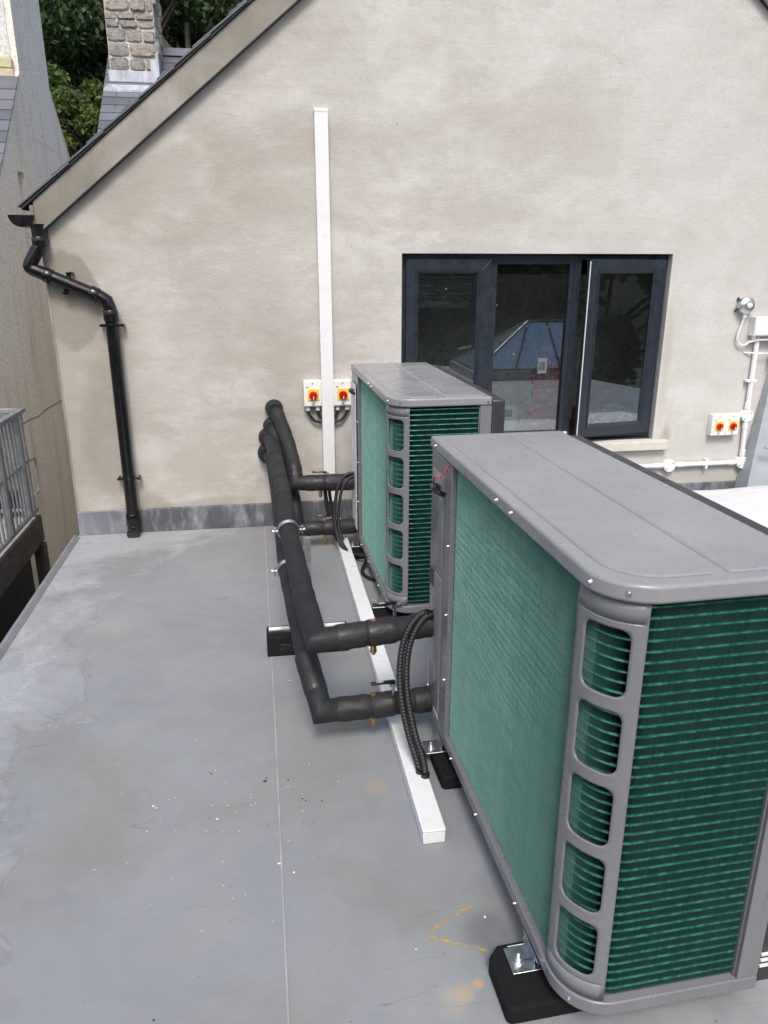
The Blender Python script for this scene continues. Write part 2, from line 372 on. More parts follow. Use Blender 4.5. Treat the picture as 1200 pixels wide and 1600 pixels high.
# ------------------------------------------------------------------ mesh helpers
class MB:
    def __init__(s): s.v = []; s.f = []; s.T = Matrix.Identity(4)
    def add(s, vs, fs):
        b = len(s.v); s.v += [tuple(s.T @ Vector(p)) for p in vs]; s.f += [tuple(b+i for i in f) for f in fs]; return s
    def box(s, x0, x1, y0, y1, z0, z1):
        return s.add([(x,y,z) for z in (z0,z1) for y in (y0,y1) for x in (x0,x1)],
            [(0,2,3,1),(4,5,7,6),(0,1,5,4),(2,6,7,3),(0,4,6,2),(1,3,7,5)])
    def prism(s, poly, a, b, ax='z', poly2=None):
        def P(p, h):
            return {'z':(p[0],p[1],h),'y':(p[0],h,p[1]),'x':(h,p[0],p[1])}[ax]
        n = len(poly); q = poly2 or poly
        # orientation
        A = sum(poly[i][0]*poly[(i+1)%n][1]-poly[(i+1)%n][0]*poly[i][1] for i in range(n))
        if A < 0: poly = poly[::-1]; q = q[::-1]
        vs = [P(p, a) for p in poly]+[P(p, b) for p in q]
        fs = [tuple(range(n))[::-1], tuple(range(n, 2*n))]+[(i,(i+1)%n,n+(i+1)%n,n+i) for i in range(n)]
        if ax == 'y': fs = [f[::-1] for f in fs]
        return s.add(vs, fs)
    def tube(s, pts, r, seg=12, cap=True, closed=False):
        pts = [Vector(p) for p in pts]; n = len(pts)
        rs = r if isinstance(r, (list, tuple)) else [r]*n
        T = [(pts[(i+1)%n if closed else min(i+1,n-1)]-pts[(i-1) if (closed or i) else 0]).normalized() for i in range(n)]
        for i in range(1, n-1):
            a = (pts[i]-pts[i-1]).normalized(); b = (pts[i+1]-pts[i]).normalized()
            if (a+b).length > 1e-6: T[i] = (a+b).normalized()
        u = T[0].orthogonal().normalized()
        vs = []
        for i in range(n):
            u = (u-T[i]*u.dot(T[i])).normalized(); w = T[i].cross(u)
            # mitre stretch
            st = 1; ax = None
            if 0 < i < n-1:
                a = (pts[i]-pts[i-1]).normalized(); cosh = max(.35, a.dot(T[i])); st = 1/cosh
                ax = (a-T[i]*a.dot(T[i]))
                ax = ax.normalized() if ax.length > 1e-5 else None
            for k in range(seg):
                d = u*math.cos(2*math.pi*k/seg)+w*math.sin(2*math.pi*k/seg)
                if ax is not None: d = d+ax*(d.dot(ax))*(st-1)
                vs.append(pts[i]+d*rs[i])
        fs = []
        for i in range(n if closed else n-1):
            j = (i+1) % n
            for k in range(seg):
                l = (k+1) % seg; fs.append((i*seg+k, i*seg+l, j*seg+l, j*seg+k))
        if cap and not closed:
            fs.append(tuple(range(seg))[::-1]); fs.append(tuple((n-1)*seg+k for k in range(seg)))
        return s.add(vs, fs)
    def lathe(s, prof, c, axis='z', seg=20):
        # prof: list of (radius, height) along the axis
        vs = []; fs = []; n = len(prof)
        for r_, h in prof:
            for k in range(seg):
                a = 2*math.pi*k/seg; x, y = r_*math.cos(a), r_*math.sin(a)
                p = {'z':(x,y,h),'y':(y,h,x),'x':(h,x,y),'-y':(x,-h,y),'-x':(-h,y,x)}[axis]
                vs.append((p[0]+c[0], p[1]+c[1], p[2]+c[2]))
        for i in range(n-1):
            for k in range(seg):
                l = (k+1) % seg; fs.append((i*seg+k, i*seg+l, (i+1)*seg+l, (i+1)*seg+k))
        fs.append(tuple(range(seg))[::-1]); fs.append(tuple((n-1)*seg+k for k in range(seg)))
        return s.add(vs, fs)
    def ball(s, c, r, seg=12, sz=1.):
        pr = [(max(1e-4, r*math.sin(math.pi*i/8)), -r*sz*math.cos(math.pi*i/8)) for i in range(9)]
        return s.lathe(pr, c, 'z', seg)
    def build(s, name, mat, parent=None, smooth=35, bevel=0., seg=2, fixn=True, **k):
        me = bpy.data.meshes.new(name); me.from_pydata(s.v, [], s.f); me.update()
        if fixn:
            bm = bmesh.new(); bm.from_mesh(me); bmesh.ops.recalc_face_normals(bm, faces=bm.faces); bm.to_mesh(me); bm.free()
        if smooth:
            me.polygons.foreach_set('use_smooth', [True]*len(me.polygons)); me.set_sharp_from_angle(angle=R(smooth))
        me.materials.append(MAT[mat])
        o = bpy.data.objects.new(name, me); COL.objects.link(o)
        if parent: o.parent = parent
        if bevel:
            b = o.modifiers.new('bevel', 'BEVEL'); b.width = bevel; b.segments = seg; b.limit_method = 'ANGLE'; b.angle_limit = R(40); b.harden_normals = False
        tag(o, **k); return o
def tag(o, label=None, cat=None, group=None, kind=None):
    for a, v in (('label', label), ('category', cat), ('group', group), ('kind', kind)):
        if v: o[a] = v
    return o
def empty(name, loc=(0,0,0), rz=0, **k):
    o = bpy.data.objects.new(name, None); COL.objects.link(o); o.location = loc; o.rotation_euler = (0,0,rz); o.empty_display_size = .1
    return tag(o, **k)
def smooth(pts, n=8):
    P = [Vector(p) for p in pts]; out = []
    for i in range(len(P)-1):
        p0 = P[max(i-1,0)]; p1 = P[i]; p2 = P[i+1]; p3 = P[min(i+2,len(P)-1)]
        for k in range(n):
            t = k/n
            out.append(.5*((2*p1)+(p2-p0)*t+(2*p0-5*p1+4*p2-p3)*t*t+(3*p1-p0-3*p2+p3)*t**3))
    out.append(P[-1]); return out
def rrect(x0, x1, y0, y1, r, n=5, corners=(1,1,1,1)):
    out = []
    for (cx, cy, a0, on) in ((x1-r,y1-r,0,corners[0]),(x0+r,y1-r,90,corners[1]),(x0+r,y0+r,180,corners[2]),(x1-r,y0+r,270,corners[3])):
        if on:
            for k in range(n+1):
                a = R(a0+90*k/n); out.append((cx+r*math.cos(a), cy+r*math.sin(a)))
        else:
            out.append({0:(x1,y1),90:(x0,y1),180:(x0,y0),270:(x1,y0)}[a0])
    return out
def text(body, size, mat, parent, M4, name='lettering', depth=.0006):
    cu = bpy.data.curves.new('txt', 'FONT'); cu.body = body; cu.size = size; cu.extrude = depth; cu.align_x = 'CENTER'; cu.align_y = 'CENTER'
    to = bpy.data.objects.new('txt', cu); COL.objects.link(to)
    bpy.context.view_layer.update()
    me = bpy.data.meshes.new_from_object(to.evaluated_get(bpy.context.evaluated_depsgraph_get()))
    bpy.data.objects.remove(to); me.materials.clear(); me.materials.append(MAT[mat])
    me.transform(M4)
    o = bpy.data.objects.new(name, me); COL.objects.link(o); o.parent = parent; return o

# ------------------------------------------------------------------ setting
W = 4.657                                    # plane of the rendered gable
g = MB(); g.box(-60, 60, -60, 14, -3.4, -3.2); g.build('ground', 'grass', kind='structure')
hs = MB(); nx, ny = 24, 14
vs = []; fs = []
for j in range(ny+1):
    for i in range(nx+1):
        x = -40+80*i/nx; y = 13+40*j/ny
        vs.append((x, y, -3.25+ (j/ny)**.8*20 + math.sin(i*1.3+j)*.5*(j > 0)))
for j in range(ny):
    for i in range(nx): a = j*(nx+1)+i; fs.append((a,a+1,a+nx+2,a+nx+1))
hs.add(vs, fs); hs.build('hillside', 'hill', kind='structure')
h2 = MB(); h2.add([(x, -(y+6), z) for x, y, z in vs], fs); h2.build('hillside', 'hill', kind='structure')

fr = MB(); fr.box(-1.175, 6.5, -2.9, W-.001, -.25, 0)
flat = fr.build('flat_roof', 'membrane', kind='structure')
b = MB(); b.box(-1.13, 6.4, -2.85, W-.01, -3.2, -.26); b.build('wall_below', 'pebble', flat)
b = MB(); b.prism([(-1.2,-.11),(-1.2,.012),(-1.19,.02),(-1.178,.02),(-1.160,.002),(-1.160,-.02),(-1.185,-.02),(-1.185,-.11)], -2.9, 4.60, 'y')
b.build('edge_trim', 'trim', flat, bevel=.002)
b = MB()
for p, q in (((-.030,4.63),(-.014,2.45)), ((-.014,2.45),(-.007,-2.8))):
    b.add([(p[0]-.003,p[1],.0008),(p[0]+.002,p[1],.0022),(q[0]+.002,q[1],.0022),(q[0]-.003,q[1],.0008)], [(0,3,2,1)])
b.build('membrane_seam', 'seam', flat, smooth=0)
b = MB(); b.box(-.033, .9, 4.638, 4.655, 0.0005, .006); b.build('wall_joint', 'soffit', flat)
def strip(b, pts, w, z):
    P = [Vector((*p, z)) for p in pts]
    for i in range(len(P)-1):
        d = (P[i+1]-P[i]).normalized(); nrm = Vector((-d.y, d.x, 0))*w/2
        b.add([P[i]-nrm, P[i+1]-nrm, P[i+1]+nrm, P[i]+nrm], [(0,1,2,3)])
b = MB(); strip(b, [(.478,1.491),(.41,1.46),(.343,1.424)], .012, .003); strip(b, [(.346,1.412),(.41,1.38),(.474,1.351)], .011, .003)
b.build('painted_arrow_mark', 'paint', flat, smooth=0, label='yellow hand-drawn arrow mark on the membrane')
b = MB(); strip(b, [(.462,3.37),(.50,3.45)], .014, .003); strip(b, [(.49,3.35),(.515,3.42)], .012, .003)
b.build('painted_tick_mark', 'paint', flat, smooth=0)
# small dirt and plaster crumbs
b = MB()
def crumb(x, y, s):
    a = rnd.uniform(0, 6); n = rnd.randint(4, 6); h = s*.35
    ring = [(x+s*rnd.uniform(.5,1)*math.cos(a+6.283*k/n), y+s*rnd.uniform(.5,1)*math.sin(a+6.283*k/n), .0005) for k in range(n)]
    b.add(ring+[(x, y, h)], [(k,(k+1)%n,n) for k in range(n)])
for _ in range(70): crumb(rnd.gauss(-.1,.17), rnd.gauss(1.85,.2), rnd.uniform(.001,.0032))
for _ in range(60): crumb(rnd.uniform(-1.0,.35), rnd.uniform(1.0,4.3), rnd.uniform(.001,.003))
for _ in range(26): crumb(rnd.gauss(.3,.1), rnd.gauss(4.2,.2), rnd.uniform(.002,.005))
for x, y, s in ((-.40,2.02,.006),(-.39,2.01,.004),(-.02,1.72,.006),(.02,1.68,.005),(.05,2.7,.004),(-.2,1.93,.006),(.5,1.45,.006)): crumb(x, y, s)
b.build('plaster_crumbs', 'whiteink', smooth=0, kind='stuff', label='white plaster crumbs scattered over the grey membrane', cat='debris')
b = MB()
for x, y, s in ((-.055,2.085,.008),(-.05,2.10,.005),(.02,2.08,.005),(.06,1.98,.006),(.07,1.97,.005),(-.23,2.15,.006),(-.24,2.16,.004),(.12,1.96,.005),(-.31,1.3,.005)): crumb(x, y, s)
b.build('leaf_scraps', 'ink', smooth=0, kind='stuff', label='dark leaf scraps lying on the grey membrane', cat='debris')

# ------------------------------------------------------------------ the gabled house with its window
house = empty('gable_house', (0,0,0), label='tall cement rendered gable house with dark framed window facing the flat roof', cat='house')
AP = (1.716, 4.078)
def wtop(x): return AP[1]+.12-.803*abs(x-AP[0])
WX0, WX1, WZ0, WZ1 = .865, 2.612, .468, 1.670
b = MB()
def piece(x0, x1, z0=None, z1=None):
    zl = [(x0, z0 if z0 is not None else -3.2), (x1, z0 if z0 is not None else -3.2)]
    zh = [(x1, z1 if z1 is not None else wtop(x1)), (x0, z1 if z1 is not None else wtop(x0))]
    b.prism(zl+zh, W, W+.2, 'y')
XL = -1.165
piece(XL, WX0); piece(WX0, AP[0], WZ1); piece(WX0, AP[0], None, WZ0); piece(AP[0], WX1, WZ1); piece(AP[0], WX1, None, WZ0); piece(WX1, 4.6)
b.box(XL, XL+.2, W+.2, 7.6, -3.2, 1.9); b.box(4.4, 4.6, W+.2, 7.6, -3.2, 1.9); b.box(XL, 4.6, 7.6, 7.8, -3.2, 1.9)
bm_wall = b.build('wall', 'wall', house, smooth=0)
# render bead on the left arris
b = MB(); b.box(XL-.006, XL+.004, W-.004, W+.03, .15, 1.76); b.build('corner_bead', 'barge', house)
# bargeboards
def slope(x, side):  # lower line of the barge
    return AP[1]-.803*abs(x-AP[0])
b = MB(); t = .172
xe = -1.172
b.prism([(xe, slope(xe,0)), (AP[0], AP[1]), (AP[0], AP[1]+t), (xe, slope(xe,0)+t)], W-.05, W-.022, 'y')
b.prism([(4.62, slope(4.62,0)), (AP[0], AP[1]), (AP[0], AP[1]+t), (4.62, slope(4.62,0)+t)][::-1], W-.05, W-.022, 'y')
b.build('bargeboard', 'barge', house, bevel=.002)
b = MB()
b.prism([(xe, slope(xe,0)-.004), (AP[0], AP[1]-.004), (AP[0], AP[1]+.014), (xe, slope(xe,0)+.014)], W-.022, W, 'y')
b.prism([(4.62, slope(4.62,0)-.004), (AP[0], AP[1]-.004), (AP[0], AP[1]+.014), (4.62, slope(4.62,0)+.014)][::-1], W-.022, W, 'y')
b.build('soffit_strip', 'soffit', house, smooth=0)
# barge end return
b = MB(); b.box(xe-.022, xe-.002, W-.052, W+.0, slope(xe,0)-.006, slope(xe,0)+t-.02); b.build('barge_end', 'barge', house, bevel=.003)
# roof body + slates
b = MB(); z0 = slope(xe,0)+t
for s_ in (-1, 1):
    xo = xe-.06 if s_ < 0 else 4.68
    zo = AP[1]+t-.803*abs(xo-AP[0])
    b.prism([(xo, zo+.004), (AP[0], AP[1]+t+.004), (AP[0], AP[1]+t+.03), (xo, zo+.02)], W-.062, 7.9, 'y')
b.build('roof', 'soffit', house, smooth=0)
b = MB(); ang = math.atan(.803)
L_ = math.hypot(AP[0]-xe+.06, .803*(AP[0]-xe+.06)); nc = 15; ex = L_/nc
for s_ in (-1, 1):
    for i in range(nc):
        d = i*ex
        for j in range(11):
            y0 = W-.072+j*.31+(i%2)*.0; y1 = y0+.305
            # course i, from the eaves up; tail sits on the course below
            x0 = (xe-.075)+d*math.cos(ang); zz = AP[1]+t+.022-.803*(AP[0]-(xe-.075))+d*math.sin(ang)
            T = Matrix.Translation((AP[0],0,0)) @ (Matrix.Scale(-1,4,(1,0,0)) if s_ > 0 else Matrix.Identity(4)) @ Matrix.Translation((x0-AP[0], 0, zz)) @ Matrix.Rotation(-(ang-R(1.6)), 4, 'Y')
            b.T = T; jx = rnd.uniform(-.004,.004)
            b.box(jx, ex*1.45, y0, y1, .004, .012)
b.T = Matrix.Identity(4); b.build('roof_slates', 'slate', house, smooth=0)
# lead flashing
b = MB()
xs = [XL-.004, -.62, .06, .72, 1.5, 2.3, 3.1, 3.9, 4.6]
for i in range(len(xs)-1):
    o_ = .003*(i % 2)
    b.prism([(W-.012-o_,.148),(W-.001,.152),(W-.001,0.001),(W-.020-o_,0.001)], xs[i], xs[i+1]+.02, 'x')
b.build('lead_flashing', 'lead', house, bevel=.0015)
# stone sill
b = MB(); b.prism([(W-.05,.408),(W+.06,.408),(W+.06,.478),(W-.05,.466)], WX0-.02, 2.712, 'x'); b.build('sill', 'sillstone', house, bevel=.004)
# room
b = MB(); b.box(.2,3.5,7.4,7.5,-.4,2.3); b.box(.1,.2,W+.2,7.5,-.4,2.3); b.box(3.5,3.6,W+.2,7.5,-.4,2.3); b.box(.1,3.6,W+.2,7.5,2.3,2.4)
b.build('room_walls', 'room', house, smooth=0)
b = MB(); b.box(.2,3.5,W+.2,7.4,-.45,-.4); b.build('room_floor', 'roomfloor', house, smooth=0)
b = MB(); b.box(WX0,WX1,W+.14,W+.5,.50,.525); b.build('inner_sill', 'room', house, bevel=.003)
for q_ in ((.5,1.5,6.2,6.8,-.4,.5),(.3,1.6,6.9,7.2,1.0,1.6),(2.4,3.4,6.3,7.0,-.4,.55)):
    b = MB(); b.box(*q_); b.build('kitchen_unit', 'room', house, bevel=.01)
# window
win = empty('window', (0,0,0)); win.parent = house
F0, F1 = W+.055, W+.115
def ring(x0, x1, z0, z1, w, y0, y1, b=None, wb=None):
    b = b or MB(); wb = wb or w
    # mitred frame
    o = [(x0,z0),(x1,z0),(x1,z1),(x0,z1)]; i = [(x0+w,z0+wb),(x1-w,z0+wb),(x1-w,z1-w),(x0+w,z1-w)]
    for k in range(4):
        l = (k+1) % 4
        b.prism([o[k], o[l], i[l], i[k]], y0, y1, 'y')
    return b
b = ring(WX0+.002, WX1-.002, WZ0+.012, WZ1-.002, .032, F0, F1)
b.box(1.408,1.452,F0+.001,F1-.001,WZ0+.044,WZ1-.034); b.box(1.985,2.03,F0+.001,F1-.001,WZ0+.044,WZ1-.034)
b.build('window_frame', 'window', win, smooth=0)
b = MB(); b.prism([(F0-.035,WZ0+.002),(F1,WZ0+.002),(F1,WZ0+.03),(F0-.03,WZ0+.014)], WX0+.004, WX1-.004, 'x'); b.build('frame_drip', 'window', win, bevel=.002)
def sash(x0, x1, z0, z1, name, parent, w=.07, T=None, y=F0-.022):
    s = ring(x0, x1, z0, z1, w, y, y+.045); 
    if T: s.T = T
    s2 = MB(); s2.T = T or Matrix.Identity(4); s2.add(s.v, s.f)
    # sloped glazing bead
    q = MB(); q.T = s2.T
    o = [(x0+w-.012,z0+w-.012),(x1-w+.012,z0+w-.012),(x1-w+.012,z1-w+.012),(x0+w-.012,z1-w+.012)]
    i = [(x0+w+.012,z0+w+.012),(x1-w-.012,z0+w+.012),(x1-w-.012,z1-w-.012),(x0+w+.012,z1-w-.012)]
    for k in range(4):
        l = (k+1) % 4
        q.add([(o[k][0],y-.004,o[k][1]),(o[l][0],y-.004,o[l][1]),(i[l][0],y+.014,i[l][1]),(i[k][0],y+.014,i[k][1])], [(0,1,2,3)])
    so = s2.build(name, 'window', parent, smooth=0, bevel=.0025)
    q.build('glazing_bead', 'window', parent, smooth=0, fixn=False)
    p = MB(); p.T = s2.T; p.box(x0+w, x1-w, y+.016, y+.022, z0+w, z1-w); p.build('pane', 'glass', parent, smooth=0)
    return so
sash(.898, 1.432, WZ0+.055, WZ1-.035, 'sash', win)
# fixed middle pane
b = ring(1.452, 1.985, WZ0+.044, WZ1-.034, .028, F0+.006, F1-.01); b.build('fixed_frame', 'window', win, smooth=0)
b = MB(); b.box(1.48,1.957,F0+.03,F0+.036,WZ0+.072,WZ1-.062); b.build('pane', 'glass', win, smooth=0)
hx, hy = 2.59, F0-.004
T = Matrix.Translation((hx,hy,0)) @ Matrix.Rotation(R(9), 4, 'Z') @ Matrix.Translation((-hx,-hy,0))
sash(2.03, 2.585, WZ0+.05, WZ1-.035, 'open_sash', win, T=T, y=F0-.030)
b = MB(); b.T = T; b.box(2.0262, 2.0297, F0-.030, F0-.022, WZ0+.06, WZ1-.045); b.build('sash_seal', 'sealwhite', win)
b = MB(); b.box(1.985, 2.01, F0-.012, F0, WZ0+.046, WZ0+.07); b.build('sash_catch', 'sealwhite', win)
# inside handle of the left sash
b = MB(); b.tube(smooth([(1.36,F0+.06,1.105),(1.33,F0+.075,1.10),(1.26,F0+.075,1.088)],4), .008, 8); b.box(1.352,1.372,F0+.03,F0+.062,1.07,1.14)
b.build('window_handle', 'sealwhite', win)
# blind behind the left sash
b = MB()
for k in range(9): b.box(.975, 1.36, F1+.06, F1+.075, 1.56-k*.022, 1.566-k*.022)
b.box(.975,1.36,F1+.06,F1+.08,1.345,1.38)
b.build('blind_slats', 'casing', win, smooth=0)

# things standing on the inner sill
b = MB(); b.lathe([(.09,0),(.1,.004),(.1,.012),(.094,.016),(.088,.012)], (1.82,4.875,.572), 'z', 32); b.lathe([(.075,0),(.082,.046)], (1.82,4.875,.5255), 'z', 24)
b.build('tub', 'whitebox', label='low round white tub with a lid behind the middle window pane', cat='tub')
def crumple(cx, cy, z0, rx, ry, h, seed, seg=22, rows=10, amp=.16, taper=.3):
    r_ = random.Random(seed); b = MB(); vs = []; fs = []
    for j in range(rows+1):
        t_ = j/rows
        for k in range(seg):
            a = 2*math.pi*k/seg; q = (1-taper*t_)*(1+amp*r_.uniform(-1,1))*(.55+.45*math.sin(math.pi*min(1,.25+t_*.75)))
            vs.append((cx+rx*q*math.cos(a), cy+ry*q*math.sin(a), z0+h*t_+(amp*.1*h*r_.uniform(-1,1) if 0 < j else 0)))
    for j in range(rows):
        for k in range(seg):
            l = (k+1) % seg; fs.append((j*seg+k,j*seg+l,(j+1)*seg+l,(j+1)*seg+k))
    fs.append(tuple(range(seg))[::-1]); fs.append(tuple(rows*seg+k for k in range(seg)))
    return b.add(vs, fs)
bag = empty('wrapped_packets', (1.91,4.835,.525), label='tall stack of red packets in clear plastic wrap beside the open casement', cat='packets')
b = MB()
for k, (zx, w_) in enumerate(((0,.13),(.1,.135),(.2,.12),(.31,.11),(.40,.085))):
    b.T = Matrix.Translation((rnd.uniform(-.02,.02),0,zx)) @ Matrix.Rotation(rnd.uniform(-.15,.15),4,'Y') @ Matrix.Rotation(rnd.uniform(-.3,.3),4,'Z')
    b.box(-w_,w_,-.05,.05,.004,.095)
b.T = Matrix.Identity(4); b.build('packet_stack', 'bag_red', bag, bevel=.012)
c = crumple(0,0,.002,.165,.085,.58,5,amp=.09,taper=.35); c.build('plastic_wrap', 'film', bag)
b = MB(); b.box(-.118,-.055,-.092,-.09,.40,.50); o = b.build('barcode_label', 'whiteink', bag, smooth=0)
b = MB(); x = -.11
while x < -.066:
    w_ = rnd.choice((.002,.003,.005)); b.box(x, x+w_, -.0935, -.0925, .42, .475); x += w_+rnd.choice((.003,.004))
b.build('bars', 'ink', o, smooth=0)
bag2 = empty('white_carrier_bag', (2.44,4.93,.525), label='crumpled milky white plastic bag behind the open casement pane', cat='bag')
crumple(0,0,.002,.15,.09,.15,9,amp=.2).build('bag_body', 'milkfilm', bag2)
b = MB(); b.lathe([(.10,.003),(.11,.02),(.10,.035)], (0,0,0), 'z', 20); b.build('bag_contents', 'yellow', bag2)
crumple(-.135,.0,.002,.07,.06,.30,21,amp=.22,taper=.5).build('slumped_wrap', 'milkfilm', bag)
pk = MB(); pk.box(2.16,2.27,4.9,5.0,.527,.66); pk.build('packet', 'bag_red', bevel=.01, label='single small red packet on the inner sill behind the open casement', cat='packet')
cb = empty('card_box', (1.66,4.92,.527), label='small white card box with dark print behind the middle pane', cat='box')
b = MB(); b.box(-.09,.05,-.05,.05,0,.17); b.build('carton', 'whiteink', cb, bevel=.002)
b = MB(); b.box(-.04,.02,-.052,-.0505,.09,.14); b.build('print_panel', 'ink', cb, smooth=0)

# ------------------------------------------------------------------ gutter and downpipe
gt = empty('gutter', (-1.24,W-.06,1.86), label='black half-round gutter end at the eaves of the rendered gable', cat='gutter')
b = MB(); pr_ = []
for k in range(13):
    a = math.pi+math.pi*k/12; pr_.append((.066*math.cos(a), .062*math.sin(a)))
inn = [(x*.93, z*.93+.001) for x, z in pr_[::-1]]
b.prism(pr_+inn, .004, 3.8, 'y')
b.build('channel', 'black', gt)
b = MB(); b.prism(pr_, -.004, .004, 'y'); b.build('end_cap', 'black', gt)
b = MB(); b.lathe([(.043,-.14),(.043,-.05),(.05,-.045)], (.075-.0, .04, 0), 'z', 16); b.build('outlet', 'black', gt)
dp = empty('downpipe', (-.83,W-.055,0), label='glossy black cranked downpipe on the left of the rendered gable', cat='downpipe')
def rel(pts, o): return [Vector(p)-Vector(o) for p in pts]
O = (-.83, W-.055, 0)
path = [(-1.163,W-.05,1.76),(-1.163,W-.05,1.715),(-1.178,W-.055,1.685),(-1.222,W-.06,1.615),(-1.228,W-.06,1.59),(-1.205,W-.06,1.575),(-.875,W-.055,1.432),(-.845,W-.055,1.41),(-.832,W-.055,1.37),(-.832,W-.055,.075)]
b = MB(); b.tube(rel(smooth(path[:1]+path[1:6],4)+path[6:], O), .036, 20); b.build('pipe', 'black', dp)
def collar(a, c_, rr, mat='black', name='collar', parent=dp, O_=O):
    a = Vector(a)-Vector(O_); c_ = Vector(c_)-Vector(O_)
    b = MB(); d = (c_-a).normalized(); e = .003
    b.tube([a, a+d*e, c_-d*e, c_], [rr-.002, rr, rr, rr-.002], 20); b.build(name, mat, parent)
collar((-1.16,W-.06,1.555),(-1.12,W-.06,1.538),.041)
collar((-.93,W-.055,1.456),(-.885,W-.055,1.436),.042)
collar((-.832,W-.055,1.36),(-.832,W-.055,1.30),.041)
collar((-1.163,W-.05,1.75),(-1.163,W-.05,1.70),.041)
collar((-.832,W-.055,.14),(-.832,W-.055,.06),.042)
b = MB(); b.tube(rel(smooth([(-.832,W-.055,.10),(-.832,W-.056,.06),(-.832,W-.085,.028),(-.832,W-.115,.02)],5), O), .038, 20); b.build('shoe', 'black', dp)
b = MB(); b.lathe([(.031,0),(.031,.002)], (-.002,-.061,.0205), '-y', 18); b.build('shoe_mouth', 'core', dp)
def pbracket(p, ax):
    b = MB(); p = Vector(p)-Vector(O); d = Vector(ax).normalized(); side = Vector((d.z,0,-d.x))
    b.tube([p-d*.008,p+d*.008], .040, 20)
    for s_ in (-1,1):
        q = p+side*.058*s_; b.tube([q+Vector((0,-.012,0)), q+Vector((0,.05,0))], .009, 8)
        b.box(min(q.x,p.x)-.0, max(q.x,p.x)+.0+.001, -.008+q.y, .006+q.y, min(q.z,p.z)-.006, max(q.z,p.z)+.006)
    b.build('pipe_bracket', 'black', dp, bevel=.001)
pbracket((-1.045,W-.055,1.506), (.92,0,-.4)); pbracket((-.832,W-.055,1.275), (0,0,1)); pbracket((-.832,W-.055,.365), (0,0,1))

# ------------------------------------------------------------------ white trunking
tv = empty('wall_trunking', (.3965,W,0), label='tall white vertical trunking on the cement rendered wall between red switches', cat='trunking')
b = MB(); b.box(-.0365,.0365,-.046,-.001,.155,2.42); b.build('trunk_body', 'white', tv, bevel=.002)
b = MB(); b.box(-.0375,.0375,-.052,-.0465,.155,2.42); b.build('trunk_lid', 'white', tv, bevel=.003)
b = MB(); b.box(-.039,.039,-.0535,-.001,2.405,2.424); b.build('trunk_end_cap', 'white', tv, bevel=.002)
tf = empty('floor_trunking', (.427,1.725,0), label='long white trunking lying on the grey roof beside the units', cat='trunking')
b = MB(); b.box(-.032,.034,.0,2.85,.001,.040); b.build('trunk_body', 'white', tf, bevel=.002)
b = MB(); b.box(-.0335,.0355,-.002,2.85,.0405,.049); b.build('trunk_lid', 'white', tf, bevel=.003)
b = MB(); b.box(-.035,.037,1.30,1.38,.001,.0505); b.build('trunk_coupler', 'white', tf, bevel=.002)

# ------------------------------------------------------------------ isolator switches
def isolator(x, z, label, group, sc=1., cables=None, y=W):
    r_ = empty('isolator_switch', (x, y, z), label=label, cat='switch', group=group)
    b = MB(); b.prism([(p[0]*sc,p[1]*sc) for p in rrect(-.055,.055,-.08,.08,.006,3)], -.001, -.058*sc, 'y'); b.build('enclosure', 'whitebox', r_, bevel=.004)
    b = MB(); b.box(-.049*sc,.049*sc,-.0605*sc,-.0585*sc,-.074*sc,.074*sc); b.build('enclosure_lid', 'whitebox', r_, bevel=.001)
    b = MB(); b.box(-.032*sc,.038*sc,-.0645*sc,-.061*sc,-.042*sc,.030*sc); b.build('switch_plate', 'yellow', r_, bevel=.0015)
    b = MB(); b.lathe([(.025*sc,.065*sc),(.025*sc,.078*sc),(.022*sc,.082*sc)], (.002*sc,0,-.008*sc), '-y', 24); b.T = Matrix.Identity(4)
    b.box(-.005*sc,.009*sc,-.094*sc,-.0825*sc,-.032*sc,.016*sc)
    kn = b.build('knob', 'red', r_, bevel=.001)
    b = MB(); b.box(-.0*sc,.004*sc,-.0955*sc,-.0945*sc,-.03*sc,-.012*sc); b.build('pointer', 'whiteink', kn, smooth=0)
    b = MB(); b.box(-.042*sc,-.026*sc,-.0615*sc,-.061*sc,.036*sc,.042*sc); b.build('maker_print', 'blue', r_, smooth=0)
    for zz in (.062,-.066):
        b = MB(); b.lathe([(.004*sc,.061*sc),(.004*sc,.0625*sc)], (0,0,zz*sc), '-y', 10); b.build('lid_screw', 'ink', r_)
    return r_
L1 = isolator(.3045, .853, 'red and yellow isolator switch left of the white vertical trunking', 'isolator switches by the vertical trunking')
L2 = isolator(.488, .853, 'red and yellow isolator switch right of the white vertical trunking', 'isolator switches by the vertical trunking')
for r_, sgn in ((L1, 1), (L2, -1)):
    for k, dx in enumerate((-.03, .03)):
        b = MB(); b.lathe([(.013,-.108),(.015,-.10),(.015,-.0815)], (dx,-.03,0), 'z', 14); b.build('cable_gland', 'whitebox', r_, bevel=.001)
    e_ = .06*sgn
    for dx, dz in ((-.03*sgn, -.185), (.03*sgn, -.16)):
        b = MB(); b.tube(smooth([(dx,-.03,-.1),(dx+.003*sgn,-.03,-.125),(dx+(e_-dx)*.45,-.03,dz+.012),(e_,-.03,dz)],6), .009, 10); b.build('switch_cable', 'cable', r_)

